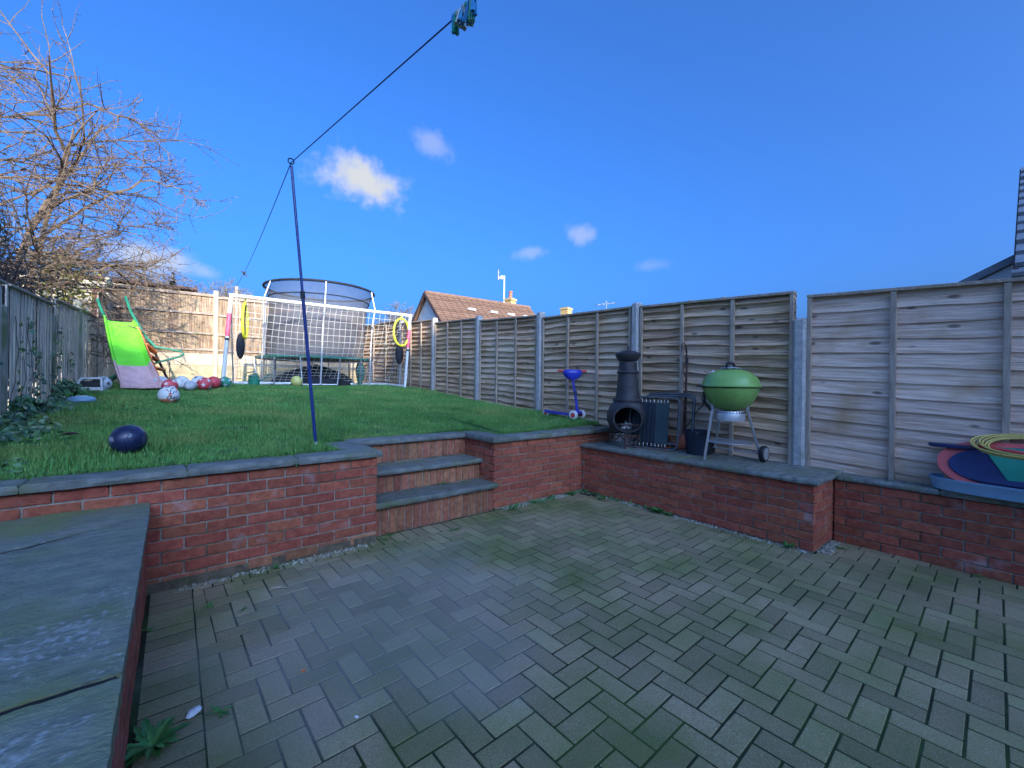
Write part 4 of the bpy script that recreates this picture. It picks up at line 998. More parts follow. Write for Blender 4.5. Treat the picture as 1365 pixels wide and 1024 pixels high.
def hoop(label, c, rx_, rz_, yaw, bag):
    t = thing('target_hoop', label, 'target', c, yaw, 'target hoops hung in the goal')
    MB().tube([(rx_ * math.cos(a), 0, rz_ * math.sin(a)) for a in [2 * math.pi * k / 32 for k in range(32)]], .024, 8, closed=True).build('ring', M['yellow'], t, True)
    MB().tube([(0, 0, rz_), (.01, 0, rz_ + .10)], .012, 5).build('strap', M['yellow'], t)
    b = MB()
    for k in range(-6, 7):
        x = rx_ * k / 7; h = rz_ * math.sqrt(max(0, 1 - (k / 7) ** 2)); b.tube([(x, 0, -h), (x, .04, 0), (x, 0, h)], .003, 4, cap=False)
        z = rz_ * k / 7; w = rx_ * math.sqrt(max(0, 1 - (k / 7) ** 2)); b.tube([(-w, 0, z), (0, .04, z), (w, 0, z)], .003, 4, cap=False)
    b.build('mesh_web', M['dark_cloth'], t)
    g_ = MB(); g_.ball((0, .07, bag), .1, 14, 10, (1.0, .7, 2.5)); g_.build('catch_bag', M['dark_cloth'], t, True)
hoop('neon yellow hoop target with dark bag at the right goal post', (4.10, 9.18, 2.455), .20, .315, R(8), -.50)
hoop('neon yellow hoop target seen edge on near the left goal post', (1.04, 9.38, 2.42), .19, .33, R(72), -.48)

# ------------------------------------------------------------------ trampoline
TC = Vector((2.70, 10.95, 0)); gz = 1.20
def SH(b): b.v = [(x + max(0, z - .66) * .05, y - max(0, z - .66) * .04, z) for x, y, z in b.v]; return b
tm = thing('trampoline', 'round trampoline with tall dark safety net behind the goal', 'trampoline', (TC.x, TC.y, gz))
RT = 1.25
MB().tube([(RT * math.cos(2 * math.pi * k / 40), RT * math.sin(2 * math.pi * k / 40), .62) for k in range(40)], .025, 8, closed=True).build('frame_ring', M['steel'], tm, True)
MB().lathe([(.0, .625), (1.02, .625), (1.02, .632), (.0, .632)], 40).build('jumping_mat', M['black'], tm)
MB().lathe([(1.0, .64), (1.26, .65), (1.29, .635), (1.29, .60), (1.27, .60)], 40).build('spring_pad', M['mat_green'], tm, True)
for k in range(6):
    a = R(20 + 60 * k); d = Vector((math.cos(a), math.sin(a), 0)); t = Vector((-math.sin(a), math.cos(a), 0))
    SH(MB().tube([d * (RT + .06) + Vector((0, 0, .02)), d * (RT + .06) + Vector((0, 0, 1.4)), d * (RT + .10) + Vector((0, 0, 1.85)), d * (RT - .02) + Vector((0, 0, 2.27))], .018, 8)).build('net_pole', M['alu'], tm, True)
    MB().tube([d * RT + t * .4 + Vector((0, 0, .6)), d * (RT - .03) + t * .35 + Vector((0, 0, .02)), d * (RT - .03) - t * .35 + Vector((0, 0, .02)), d * RT - t * .4 + Vector((0, 0, .6))], .018, 7).build('leg', M['steel'], tm, True)
SH(MB().tube([((RT - .03) * math.cos(2 * math.pi * k / 40), (RT - .03) * math.sin(2 * math.pi * k / 40), 2.28) for k in range(40)], .026, 8, closed=True)).build('top_ring', M['dark_cloth'], tm, True)
SH(MB().lathe([(RT - .03, 2.28), (RT - .08, 2.18), (RT - .14, 2.0), (RT - .17, 1.7), (RT - .17, .66)], 40)).build('safety_net', M['tramp_net'], tm, True)
SH(MB().tube([((RT - .13) * math.cos(2 * math.pi * k / 40), (RT - .13) * math.sin(2 * math.pi * k / 40), 2.02) for k in range(40)], .012, 5, closed=True)).build('net_hem', M['dark_cloth'], tm)
cv = MB(); nv = 20
for i in range(7):
    s_ = i / 6; r_ = .95 * (1 - s_ ** 1.6)
    for k in range(nv):
        a = 2 * math.pi * k / nv; cv.v.append((r_ * math.cos(a) * (1 + .06 * math.sin(5 * a)), r_ * math.sin(a) * (1 + .05 * math.cos(3 * a)), .50 * s_ ** .8))
for i in range(6):
    for k in range(nv): cv.f.append((i * nv + k, i * nv + (k + 1) % nv, (i + 1) * nv + (k + 1) % nv, (i + 1) * nv + k))
o = cv.build('mound', M['dark_cloth'], None, True); o.location = (TC.x, TC.y, gz); tag(o, 'dark mound under the trampoline', 'mound')  # dark dome filling the space beneath the jumping mat
bg_ = thing('watering_can', 'bright green watering can beside the left trampoline leg', 'watering can', (1.32, 10.35, 1.2))
MB().lathe([(.001, 0), (.11, 0), (.115, .02), (.10, .20), (.06, .22), (.001, .22)], 18).build('tank', M['green_tube'], bg_, True)
MB().tube([(.09, 0, .06), (.22, 0, .16), (.28, 0, .24)], [.022, .016, .014], 7).build('spout', M['green_tube'], bg_, True)
MB().tube([(-.10, 0, .05), (-.17, 0, .12), (-.14, 0, .24), (.0, 0, .28), (.06, 0, .21)], .012, 6).build('handle', M['green_tube'], bg_, True)
sh = thing('patterned_bag', 'green patterned bag hanging from right edge of the trampoline', 'bag', (3.48, 10.12, 1.22))
cb = MB()
for i in range(9):
    t = i / 8; r_ = .05 + .06 * math.sin(math.pi * min(1, t * 1.1))
    for k in range(12):
        a = 2 * math.pi * k / 12; cb.v.append((r_ * math.cos(a) * (1 + .15 * math.sin(3 * a + 4 * t)), r_ * math.sin(a), .55 * (1 - t)))
for i in range(8):
    for k in range(12): cb.f.append((i * 12 + k, i * 12 + (k + 1) % 12, (i + 1) * 12 + (k + 1) % 12, (i + 1) * 12 + k))
M['camo'] = mat('patterned_green_cloth', (.02, .07, .05), (.12, .30, .22), 22, .8, lo=.46, hi=.54)
cb.build('sack', M['camo'], sh, True); MB().tube([(0, 0, .54), (.03, .03, .66)], .01, 5).build('strap', M['camo'], sh)

# ------------------------------------------------------------------ slide
sl = thing('garden_slide', 'faded pink and lime green child slide with green rails by left fence', 'slide', (0, 0, 0))
bt0, top0 = Vector((-.39, 8.72, 1.155)), Vector((-.74, 9.95, 2.28))
side = Vector((.96, .27, 0)).normalized()
def chute(t0, t1, material, name):
    b = MB(); n = 10
    for i in range(n + 1):
        t = t0 + (t1 - t0) * i / n
        c = bt0.lerp(top0, t); c.z += -.10 * math.sin(math.pi * t) + (.05 * (1 - t / .15) ** 2 if t < .15 else 0) * .4
        w = .235 - .045 * t
        for s_, h in ((-w - .02, .085), (-w, .09), (-w + .03, .012), (-.10, 0), (.10, 0), (w - .03, .012), (w, .09), (w + .02, .085), (w + .012, -.02), (0, -.03), (-w - .012, -.02)):
            p = c + side * s_; b.v.append((p.x, p.y, p.z + h))
    for i in range(n):
        for k in range(11): b.f.append((i * 11 + k, i * 11 + (k + 1) % 11, (i + 1) * 11 + (k + 1) % 11, (i + 1) * 11 + k))
    b.f += [tuple(range(11))[::-1], tuple(range(n * 11, n * 11 + 11))]
    return b.build(name, material, sl, True)
chute(0, .395, M['pale_pink'], 'lower_chute'); chute(.40, 1.0, M['lime'], 'upper_chute')
tips = (Vector((-1.02, 9.9, 2.64)), Vector((-.672, 9.9, 2.73)))
hf = [tips[0], Vector((-.96, 9.95, 2.42)), Vector((-.885, 9.98, 2.22)), Vector((-.72, 9.9, 1.75)), Vector((-.62, 9.9, 1.45)), Vector((-.9, 10.4, 1.24))]
MB().tube(hf, .02, 8).build('hand_rail', M['green_tube'], sl, True)
hf = [tips[1], Vector((-.60, 9.95, 2.47)), Vector((-.40, 9.97, 2.05)), Vector((-.27, 9.98, 1.88)), Vector((-.16, 9.98, 1.86)), Vector((.10, 10.0, 1.82)), Vector((.13, 10.0, 1.77)), Vector((.08, 10.0, 1.72)), Vector((-.28, 9.98, 1.58)), Vector((-.30, 9.98, 1.22))]
MB().tube(hf, .02, 8).build('hand_rail', M['green_tube'], sl, True)
r0, r1 = [Vector((-.52, 10.05, 2.22)), Vector((-.20, 10.55, 1.21))], [Vector((-.42, 10.0, 2.16)), Vector((-.02, 10.3, 1.21))]
r0, r1 = [Vector((-.50, 9.85, 2.20)), Vector((-.16, 9.6, 1.17))], [Vector((-.36, 10.1, 2.0)), Vector((-.06, 10.1, 1.2))]
for a, b in (r0, r1): MB().tube([a, b], .02, 8).build('ladder_rail', M['orange'] if a is r0[0] else M['black'], sl, True)
for k in range(4):
    t = .28 + .2 * k; MB().beam(r0[0].lerp(r0[1], t), r1[0].lerp(r1[1], t), .09, .035).build('ladder_step', M['orange'], sl, bevel=.008)
MB().tube([Vector((-.60, 9.35, 1.45)), Vector((-1.0, 9.5, 1.17))], .018, 7).build('support_strut', M['green_tube'], sl, True)

# ------------------------------------------------------------------ balls and small toys on the lawn
def football(label, x, y, r_, base, patch=None, group=None):
    t = thing('football', label, 'ball', (x, y, lz(x, y) + r_ * .93), 0, group); t.rotation_euler = (random.uniform(0, 6), random.uniform(0, 6), random.uniform(0, 6))
    bm = bmesh.new(); bmesh.ops.create_icosphere(bm, subdivisions=4, radius=r_)
    me = bpy.data.meshes.new('shell'); bm.to_mesh(me); bm.free(); me.materials.append(base); me.polygons.foreach_set('use_smooth', [True] * len(me.polygons)); link('shell', me, t)
    if patch:
        ico = bmesh.new(); bmesh.ops.create_icosphere(ico, subdivisions=1, radius=1); dirs = [v.co.copy().normalized() for v in ico.verts]; ico.free()
        for d in dirs:
            rot = d.to_track_quat('Z', 'Y').to_matrix(); b = MB(); n = 5
            for rr_, hh in ((.0, 1.006), (.20, .984), (.36, .938)):
                for k in range(n):
                    a = 2 * math.pi * k / n; v = rot @ Vector((rr_ * math.cos(a), rr_ * math.sin(a), hh)); b.v.append(tuple(v.normalized() * r_ * 1.006))
            for i in range(2):
                for k in range(n): b.f.append((i * n + k, i * n + (k + 1) % n, (i + 1) * n + (k + 1) % n, (i + 1) * n + k))
            b.build('patch', patch, t)
    return t
football('scuffed navy blue football lying on the grass near the coping', -.245, 3.97, .102, M['ball_navy'], M['ball_panel'])
M['ball_oj'] = mat('white_and_orange_ball', (.70, .70, .68), (.72, .72, .70), 3, .35, c3=(.75, .20, .10), s3=11, t3=(.545, .56))
wb = football('white football with orange and black shapes in front of the slide', -.05, 6.85, .112, M['ball_oj'])
for k in range(9):
    d = Vector((random.gauss(0, 1), random.gauss(0, 1), random.gauss(0, 1))).normalized(); rot = d.to_track_quat('Z', 'Y').to_matrix()
    path = [(.25, -.25), (.05, -.25), (.05, .02), (-.18, .02), (-.18, .28), (.1, .3)]
    MB().tube([(rot @ Vector((a, b, .93))).normalized() * .1125 for a, b in path], .0045, 5).build('black_line', M['black'], wb)
football('red football between the slide foot and the patterned ball', -.05, 8.45, .105, M['ball_red'], M['white'])
football('front red and white football left of the goal post', .40, 8.75, .11, M['ball_red'], M['white'])
football('red football behind the front red one by the goal post', .54, 8.98, .11, M['ball_red'])
football('grey white football right of the slide foot', -.17, 8.98, .11, M['ball_grey'], M['ball_white'])
football('white and blue football second from the slide foot', .10, 9.05, .11, M['ball_white'], M['ball_grey'])
football('grey football partly behind the red ball by the slide', .21, 8.75, .085, M['ball_grey'])
football('white football with navy patches left of the red pair', .34, 9.1, .11, M['ball_white'], M['navy'])
football('green football half hidden behind the left goal post', .72, 9.12, .10, M['green_tube'], M['ball_white'])
football('speckled grey football at the left of the slide foot', -.83, 8.66, .11, M['ball_grey'], M['dark_cloth'])
football('yellow football on the grass behind the goal net', 2.02, 9.75, .115, M['ball_yellow'])
tcx, tcy = -.93, 8.55
tcar = thing('toy_car', 'upturned white toy car cab by the left fence', 'toy car', (tcx, tcy, lz(tcx, tcy)), R(-8))
tcar.scale = (.78, .8, .95)
b = MB(); W_, D_ = .17, .12
for (x, y) in ((-W_, -D_), (W_, -D_), (W_, D_), (-W_, D_)):
    b.tube([(x, y, 0), (x * .96, y * .9, .10), (x * .8 + .02, y * .75, .185)], .018, 6)
b.box((.02, 0, .195), (.30, .21, .03)); b.build('roof_frame', M['white'], tcar, bevel=0)
MB().box((0, 0, .03), (.34, .22, .05)).build('sill', M['white'], tcar, bevel=.01); MB().box((0, -.088, .105), (.27, .010, .09), Matrix.Rotation(R(-12), 3, 'X')).build('windscreen', M['black'], tcar)
dsc = thing('toy_disc', 'pale blue toy lying in the grass below the ivy', 'toy', (-.84, 6.98, lz(-.84, 6.98) + .03), R(20))
MB().lathe([(.001, .05), (.08, .048), (.12, .03), (.125, .0), (.11, -.02), (.001, -.02)], 24).build('shell', M['sky_pl'], dsc, True); MB().lathe([(.03, .052), (.05, .056), (.055, .05)], 20).build('raised_rim', M['white'], dsc)


# ------------------------------------------------------------------ weeds, ivy, litter
def weed(label, x, y, n, L, up, z=0.0, w=.22, material='weed', group='weeds in the paving joints'):
    t = thing('weed', label, 'weed', (x, y, z), 0, group); b = MB()
    for k in range(n):
        a = random.uniform(0, 6.28); l = L * random.uniform(.5, 1.1); d = Vector((math.cos(a), math.sin(a), 0)); s_ = Vector((-math.sin(a), math.cos(a), 0)); ww = l * w * random.uniform(.7, 1.2); u_ = up * random.uniform(.5, 1.4)
        NS = 7; tw = random.uniform(-.5, .5); o = len(b.v)
        for q_ in range(NS + 1):
            f_ = q_ / NS; p = d * (l * f_) + s_ * (tw * l * f_ * f_ * .4) + Vector((0, 0, l * u_ * (f_ - .62 * f_ * f_) + .003)); hw_ = ww * .5 * math.sin(math.pi * min(1, .12 + f_ * .9)) * (1.0 if q_ % 2 else .55) * (0 if q_ == NS else 1)
            b.v += [tuple(p - s_ * hw_ + Vector((0, 0, hw_ * .25))), tuple(p), tuple(p + s_ * hw_ + Vector((0, 0, hw_ * .25)))]
        for i in range(NS):
            for j in range(2): b.f.append((o + 3 * i + j, o + 3 * i + j + 1, o + 3 * i + j + 4, o + 3 * i + j + 3))
    b.build('leaves', M[material], t); MB().tube([(0, 0, -.02), (0, 0, .008)], .006, 5).build('crown', M[material], t)
weed('large dark dandelion clump at the foot of the stone bench', -.05, 1.92, 34, .14, .75, w=.30)
weed('small weed below the dandelion at the bench foot', -.055, 1.64, 9, .09, .6)
weed('spiky seedling in the paving near the bench corner', .18, 2.92, 12, .07, .4, w=.12)
weed('tiny weed at the brick foot of the bench', -.085, 2.83, 7, .045, .6)
weed('tiny seedling right of the spiky weed', .31, 2.77, 7, .045, .5)
weed('low seedling beside the clear plastic scrap', .15, 1.97, 9, .06, .3)
weed('green moss tuft in the gravel under the left wall', .56, 3.26, 26, .045, .9)
weed('pale weed at the foot of the lowest step', 1.42, 3.375, 10, .06, .5)
weed('flat weed in the paving before the steps', 1.93, 3.17, 12, .07, .2)
weed('weed under the left end of the lowest riser', 1.36, 3.30, 10, .06, .5)
weed('weed tuft on the lowest tread', 2.08, 3.64, 12, .07, .7, z=.285)
weed('small weed on the lowest tread against the riser', 1.93, 3.65, 8, .04, .6, z=.285)
weed('low green weed at the steps end of the gravel strip', 2.72, 3.33, 18, .07, .5)
weed('pale weed in the paving before the corner wall', 3.05, 3.15, 9, .05, .3)
weed('small weed in the paving by the gravel corner', 3.27, 3.22, 9, .045, .3)
weed('leafy weed in the corner of the two walls', 3.76, 3.02, 20, .08, .6)
weed('round bright green weed at the foot of the ledge wall', 3.83, 2.36, 60, .085, 1.1, w=.3)
weed('green tuft at the foot of the ledge wall near its end', 3.845, 1.20, 40, .075, 1.1, w=.2)
weed('dark low weed in the corner behind the ledge end', 4.18, .93, 18, .06, .4)
weed('yellowish weed under the lower wall at right', 4.335, .20, 9, .05, .6)
weed('weed hanging from the coping joint left of steps', .685, 3.275, 8, .05, .2, z=.70)
b = MB()
for k_ in range(420):
    x, y = (random.uniform(2.66, 3.86), 3.36 + random.gauss(0, .02)) if k_ % 3 else (3.84 + random.gauss(0, .012), random.uniform(2.2, 3.36))
    if math.sin(x * 11 + y * 7) + math.sin(x * 23) < random.uniform(-1, 1): continue
    for q_ in range(4):
        a_ = random.uniform(0, 6.28); l = random.uniform(.012, .032); d = Vector((math.cos(a_), math.sin(a_), random.uniform(.4, 1.4))); n_ = Vector((-d.y, d.x, 0)) * .28
        b.add([Vector((x, y, .002)), Vector((x, y, .002)) + d * l * .6 + n_ * l, Vector((x, y, .002)) + d * l, Vector((x, y, .002)) + d * l * .6 - n_ * l], [(0, 1, 2, 3)])
o = b.build('ground_weeds', M['weed']); tag(o, 'tiny green weeds growing through the gravel along the walls', 'weeds'); o['kind'] = 'stuff'
for lab, x, y, s_ in (('clear plastic scrap beside the dandelion', .07, 2.02, .034), ('white oval pebble on the paving at the bottom', .33, 1.35, .016), ('pale pebble on the herringbone paving', .56, 1.62, .010)):
    b = MB(); b.ball((0, 0, 0), s_, 9, 6, (1, .6, .3)); b.v = [(a + random.gauss(0, s_ * .1), c + random.gauss(0, s_ * .1), d) for a, c, d in b.v]
    o = b.build('pebble', M['white'], None, True); o.location = (x, y, s_ * .32); o.rotation_euler = (0, 0, random.random() * 3); tag(o, lab, 'litter')
o = MB().add([(-.012, -.006, .002), (.010, -.008, .006), (.014, .006, .003), (-.008, .009, .007)], [(0, 1, 2, 3)]).build('leaf_scrap', M['orange']); o.location = (.46, 2.02, .003); tag(o, 'tiny orange scrap on the paving', 'litter')
o = MB().tube([(-.05, 0, .004), (0, .006, .010), (.05, 0, .006)], [.004, .007, .003], 5).build('twig_scrap', M['batten']); o.location = (.52, 2.91, .003); o.rotation_euler = (0, 0, R(-30)); tag(o, 'short pale twig on the paving by the left wall', 'litter')

# ivy along the left fence
iv = thing('ivy', 'dark glossy ivy sprawling along the base of the left fence', 'ivy', (0, 0, 0))
def leafset(n, fn, s0, s1):
    V = []; F = []
    for k in range(n):
        c, nrm = fn(); s_ = random.uniform(s0, s1); nrm = (Vector(nrm) + Vector((random.gauss(0, .5), random.gauss(0, .5), random.gauss(0, .5)))).normalized()
        a = nrm.cross(Vector((random.gauss(0, 1), random.gauss(0, 1), random.gauss(0, 1)))).normalized(); b_ = nrm.cross(a); o = len(V); c = Vector(c)
        for (u, v, w) in ((-.9, -.1, 0), (-.35, .55, .08), (0, 1.1, -.12), (.35, .55, .08), (.9, -.1, 0), (0, -.55, .05)): V.append(tuple(c + (a * u + b_ * v + nrm * w) * s_))
        F += [(o, o + 1, o + 5), (o + 1, o + 2, o + 5), (o + 2, o + 3, o + 5), (o + 3, o + 4, o + 5)]
    return V, F
def base_leaf():
    y = 3.6 + 4.6 * random.random() ** 1.15; wd = .42 * (1 - .5 * (y - 3.6) / 4.6) * (.6 + .4 * math.sin(y * 4)); x = -1.12 + abs(random.gauss(0, .45)) * wd; h = max(0, .20 - .45 * (x + 1.12)) * (.6 + .5 * math.sin(y * 3.3 + 1))
    return (x, y, lz(x, y) + random.random() * max(.03, h)), (.4, -.5, .7)
def climb_leaf():
    y0 = random.choice((4.6, 5.2, 5.75, 6.0, 6.3, 6.6, 7.25, 7.4, 7.45, 8.1, 8.3)); z = random.random() ** 1.6 * (.95 if y0 in (5.75, 6.3, 7.4, 7.45) else .6)
    y = y0 + random.gauss(0, .05) + .12 * math.sin(z * 5 + y0 * 3); return (-1.11 + random.uniform(0, .03), y, lz(-1, y) + z), (1, -.3, .2)
V1, F1 = leafset(4200, base_leaf, .016, .036); bigmesh('ground_leaves', V1, F1, M['ivy'], iv)
V1, F1 = leafset(260, climb_leaf, .016, .034); bigmesh('climbing_leaves', V1, F1, M['ivy'], iv)
b = MB()
for y0 in (4.6, 5.2, 5.75, 6.0, 6.3, 6.6, 7.25, 7.4, 8.1, 8.3):
    hh = .95 if y0 in (5.75, 6.3, 7.4) else .55
    b.tube([(-1.122, y0 + .12 * math.sin(z * 5 + y0 * 3) + .03 * math.sin(z * 23 + y0), lz(-1, y0) + z) for z in [hh * k / 22 for k in range(23)]], .0022, 4)
b.build('stems', M['twig_dark'], iv)['kind'] = 'stuff'
sp = thing('spiky_plant', 'strappy leaved plant at the left fence beyond the ivy', 'plant', (-.98, 7.35, lz(-.98, 7.35)))
b = MB()
for k in range(26):
    a = random.uniform(-1.4, 2.2); l = random.uniform(.25, .5); d = Vector((math.cos(a), math.sin(a), 0)); s_ = Vector((-d.y, d.x, 0)) * .014; o = len(b.v)
    for f_ in (0, .35, .7, 1): p = d * l * f_ + Vector((0, 0, l * (1.0 * f_ - .85 * f_ * f_))); b.v += [tuple(p - s_ * (1 - f_ * .9)), tuple(p + s_ * (1 - f_ * .9))]
    for i in range(3): b.f.append((o + 2 * i, o + 2 * i + 1, o + 2 * i + 3, o + 2 * i + 2))
b.build('leaves', M['weed'], sp); MB().ball((0, 0, .03), .05, 8, 6).build('crown', M['weed'], sp)
o = MB().add([(-.06, -.02, .01), (.0, -.035, .03), (.07, .0, .015), (.0, .03, .035)], [(0, 1, 2), (0, 2, 3)]).build('dead_leaf', M['rust']); o.location = (-.62, 4.62, lz(-.62, 4.62) + .03); tag(o, 'brown dead leaf on the lawn edge by the ivy', 'leaf')
b = MB()
for k in range(70):
    x, y = random.uniform(-.95, 4.3), random.uniform(3.7, 8.6)
    if 1.0 < x < 2.85 and y < 4.3: continue
    a = random.uniform(0, 6); s_ = random.uniform(.012, .03); z = lz(x, y) + random.uniform(.028, .045); c, n_ = math.cos(a) * s_, math.sin(a) * s_
    b.add([(x - c, y - n_, z), (x + n_ * .5, y - c * .5, z + .006), (x + c, y + n_, z), (x - n_ * .5, y + c * .5, z + .003)], [(0, 1, 2, 3)])
o = b.build('fallen_leaves', M['dead_leaf']); tag(o, 'small brown dead leaves scattered over the lawn', 'leaves'); o['kind'] = 'stuff'
b = MB()
for k in range(60):
    x, y = random.choice(((4.2, 4.0), (3.9, 3.85), (4.3, 5.2), (3.6, 3.8), (2.9, 3.75))); x += random.gauss(0, .15); y += random.gauss(0, .06); z = lz(x, y) + .035
    b.add([(x - .006, y, z), (x, y - .006, z + .003), (x + .006, y, z), (x, y + .006, z + .003)], [(0, 1, 2, 3)])
o = b.build('daisies', M['white']); tag(o, 'tiny white daisies in the grass near the right coping', 'flowers'); o['kind'] = 'stuff'

# ------------------------------------------------------------------ trees
def grow(b, p, d, L, r, depth, rr, spread=.6, droop=.0, kids=(3, 5), taper=.6, seg=4, sides=5, tips=None, side_bias=None, spurs=0, rmin=.0028):
    path = [p.copy()]; rad = [r]; q = p.copy(); dd = d.copy()
    for i in range(seg):
        dd = (dd + Vector((rr.gauss(0, .16), rr.gauss(0, .16), rr.gauss(0, .13) - droop))).normalized()
        if side_bias: dd = (dd + side_bias * .03).normalized()
        q = q + dd * (L / seg); path.append(q.copy()); rad.append(r * (1 - (1 - taper * .5) * (i + 1) / seg))
    b.tube(path, rad, sides if r > .012 else (4 if r > .006 else 3), cap=False)
    if spurs and r < .022:
        for k in range(spurs):
            i = rr.randint(0, seg - 1); a = path[i].lerp(path[i + 1], rr.random()); v = Vector((rr.gauss(0, 1), rr.gauss(0, 1), rr.gauss(.4, 1))).normalized() * rr.uniform(.02, .07)
            b.tube([a, a + v], [.0045, .0025], 3, cap=False)
    if depth == 0: return
    n = rr.randint(*kids)
    for k in range(n):
        t = rr.uniform(.25, 1.0); i = min(seg - 1, int(t * seg)); a = path[i].lerp(path[i + 1], t * seg - i)
        v = Vector((rr.gauss(0, 1), rr.gauss(0, 1), rr.gauss(0, .8))).normalized(); nd = (dd * (1 - spread * .6) + v * spread).normalized()
        grow(b, a, nd, L * rr.uniform(.45, .75), max(rmin, r * rr.uniform(.42, .6)), depth - 1, rr, spread, droop, kids, taper, seg, sides, None, side_bias, spurs, rmin)
rr = random.Random(12)
lt = thing('bare_tree', 'large bare sunlit tree with tangled twigs behind the left fence', 'tree', (0, 0, 0))
tb = Vector((-2.35, 10.4, .9))
b = MB()
stems = [((-.10, -.05, 1), 5.6, .075), ((.10, .0, 1), 5.0, .07), ((.30, -.08, .95), 4.4, .06), ((-.28, .1, .95), 5.0, .06), ((.02, -.3, 1), 4.6, .05)]
b.tube([tb + Vector((0, 0, -1)), tb, tb + Vector((.02, 0, .5))], [.17, .15, .12], 8)
b.build('trunk', M['bark'], lt, True)
b = MB()
mains = []
for (dx, dy, dz), L_, r_ in stems:
    d = Vector((dx, dy, dz)).normalized(); p = tb + Vector((rr.gauss(0, .08), rr.gauss(0, .08), .35)); path = [p]; rad = [r_]
    for i in range(8):
        d = (d + Vector((rr.gauss(0, .07), rr.gauss(0, .07), .03))).normalized(); p = p + d * L_ / 8; path.append(p.copy()); rad.append(r_ * (1 - .75 * (i + 1) / 8))
    b.tube(path, rad, 6, cap=False); mains.append((path, rad))
fx = Vector((cr.x, cr.y, 0)).normalized()        # the side of the crown that overhangs the garden
for path, rad in mains:
    for k in range(12):
        i = rr.randint(1, 7); t = rr.random(); a = path[i].lerp(path[i + 1] if i < 8 else path[i], t)
        ang = rr.uniform(-2.2, 2.2); d = Vector((math.cos(ang), math.sin(ang) * .8, rr.uniform(.0, .6))).normalized()
        d = (d + Vector((.35, 0, 0))).normalized()
        grow(b, a, d, rr.uniform(.9, 1.9), rr.uniform(.014, .028), 2, rr, .62, .02, (4, 6), .6, 4, 5, None, Vector((1, 0, .2)), 5)
b.build('crown', M['bark'], lt)
# long boughs reaching over the garden
b = MB()
for p0, ctrl, r_ in (((-1.9, 10.4, 5.6), [(-1.2, 10.2, 6.0), (-.5, 10.3, 5.95), (.02, 10.4, 5.5)], .022), ((-1.95, 10.3, 3.3), [(-1.2, 10.1, 4.2), (-.5, 10.2, 4.9), (-.05, 10.3, 5.0), (.35, 10.3, 4.75)], .030),
                     ((-2.0, 10.5, 3.0), [(-1.3, 10.4, 3.5), (-.7, 10.5, 4.1), (-.2, 10.5, 4.35)], .026), ((-1.9, 10.3, 2.7), [(-1.3, 10.2, 3.0), (-.8, 10.2, 3.3), (-.35, 10.3, 3.35), (.0, 10.3, 3.75)], .024), ((-1.9, 10.5, 4.3), [(-1.3, 10.5, 5.0), (-.7, 10.6, 5.3), (-.15, 10.6, 5.25)], .024)):
    P_ = [Vector(p0)] + [Vector(c) for c in ctrl]; path = []
    for i in range(len(P_) - 1):
        for t in (0, .25, .5, .75): path.append(P_[i].lerp(P_[i + 1], t) + Vector((rr.gauss(0, .025), rr.gauss(0, .025), rr.gauss(0, .025))))
    path.append(P_[-1]); n = len(path); b.tube(path, [r_ * (1 - .85 * k / (n - 1)) for k in range(n)], 5, cap=False)
    for k in range(9 if p0[2] < 2.9 else 17):
        i = rr.randint(2, n - 2); d = (path[i + 1] - path[i]).normalized(); v = Vector((rr.gauss(0, 1), rr.gauss(0, .8), rr.gauss(.2, .9))).normalized()
        grow(b, path[i], (d * .7 + v * .7).normalized(), rr.uniform(.25, .8) * (1.1 - .5 * i / n), .009, 1, rr, .6, .0, (3, 5), .6, 3, 4, None, None, 4)
b.build('bough', M['bark'], lt)
M['shrub_twig'] = mat('shrub_twigs', (.03, .024, .022), (.07, .052, .045), 9, .9, world_co=True)
M['shrub_leaf'] = mat('shrub_leaves', (.018, .026, .022), (.05, .05, .04), 6, .6, world_co=True, rand=.5, island=True)
lh = thing('overgrown_shrub', 'dense dark leafless shrub tangled behind the left fence', 'shrub', (0, 0, 0))
b = MB(); rr = random.Random(5)
for k in range(70):
    y = rr.uniform(6.4, 10.4); top = 3.5 - .28 * (y - 7.0); p = Vector((-1.55 - rr.random() * .7, y, 1.0)); d = Vector((rr.gauss(-.02, .2), rr.gauss(0, .25), 1)).normalized()
    grow(b, p, d, (top - 1.0) * rr.uniform(.45, .68), .011, 2, rr, .62, .0, (5, 7), .6, 3, 4, None, None, 0, .004)
b.v = [((-1.24 - (x + 1.24) * .7) if x > -1.24 else x, y, z) for x, y, z in b.v]
b.build('branches', M['shrub_twig'], lh)
def shl():
    y = random.uniform(6.3, 10.3); top = 3.3 - .28 * (y - 7.0); return (-1.72 + random.gauss(0, .2), y, random.uniform(1.2, top)), (.3, -.5, .6)
V1, F1 = leafset(5200, shl, .016, .034)
bigmesh('leaves', V1, F1, M['shrub_leaf'], lh)
ys_ = thing('yellow_shrub', 'yellow green leafy shrub beyond the far left fence corner', 'shrub', (-1.75, 12.4, 1.0))
V1, F1 = leafset(1800, lambda: ((random.gauss(0, .22), random.gauss(0, .4), 1.0 + random.uniform(0, 1.75)), (.3, -.5, .6)), .025, .05)
bigmesh('leaves', V1, F1, M['yellow_leaf'], ys_); MB().tube([(0, 0, -.9), (.02, 0, .8), (0, .05, 2.2)], [.04, .03, .01], 6).build('stem', M['bark'], ys_)

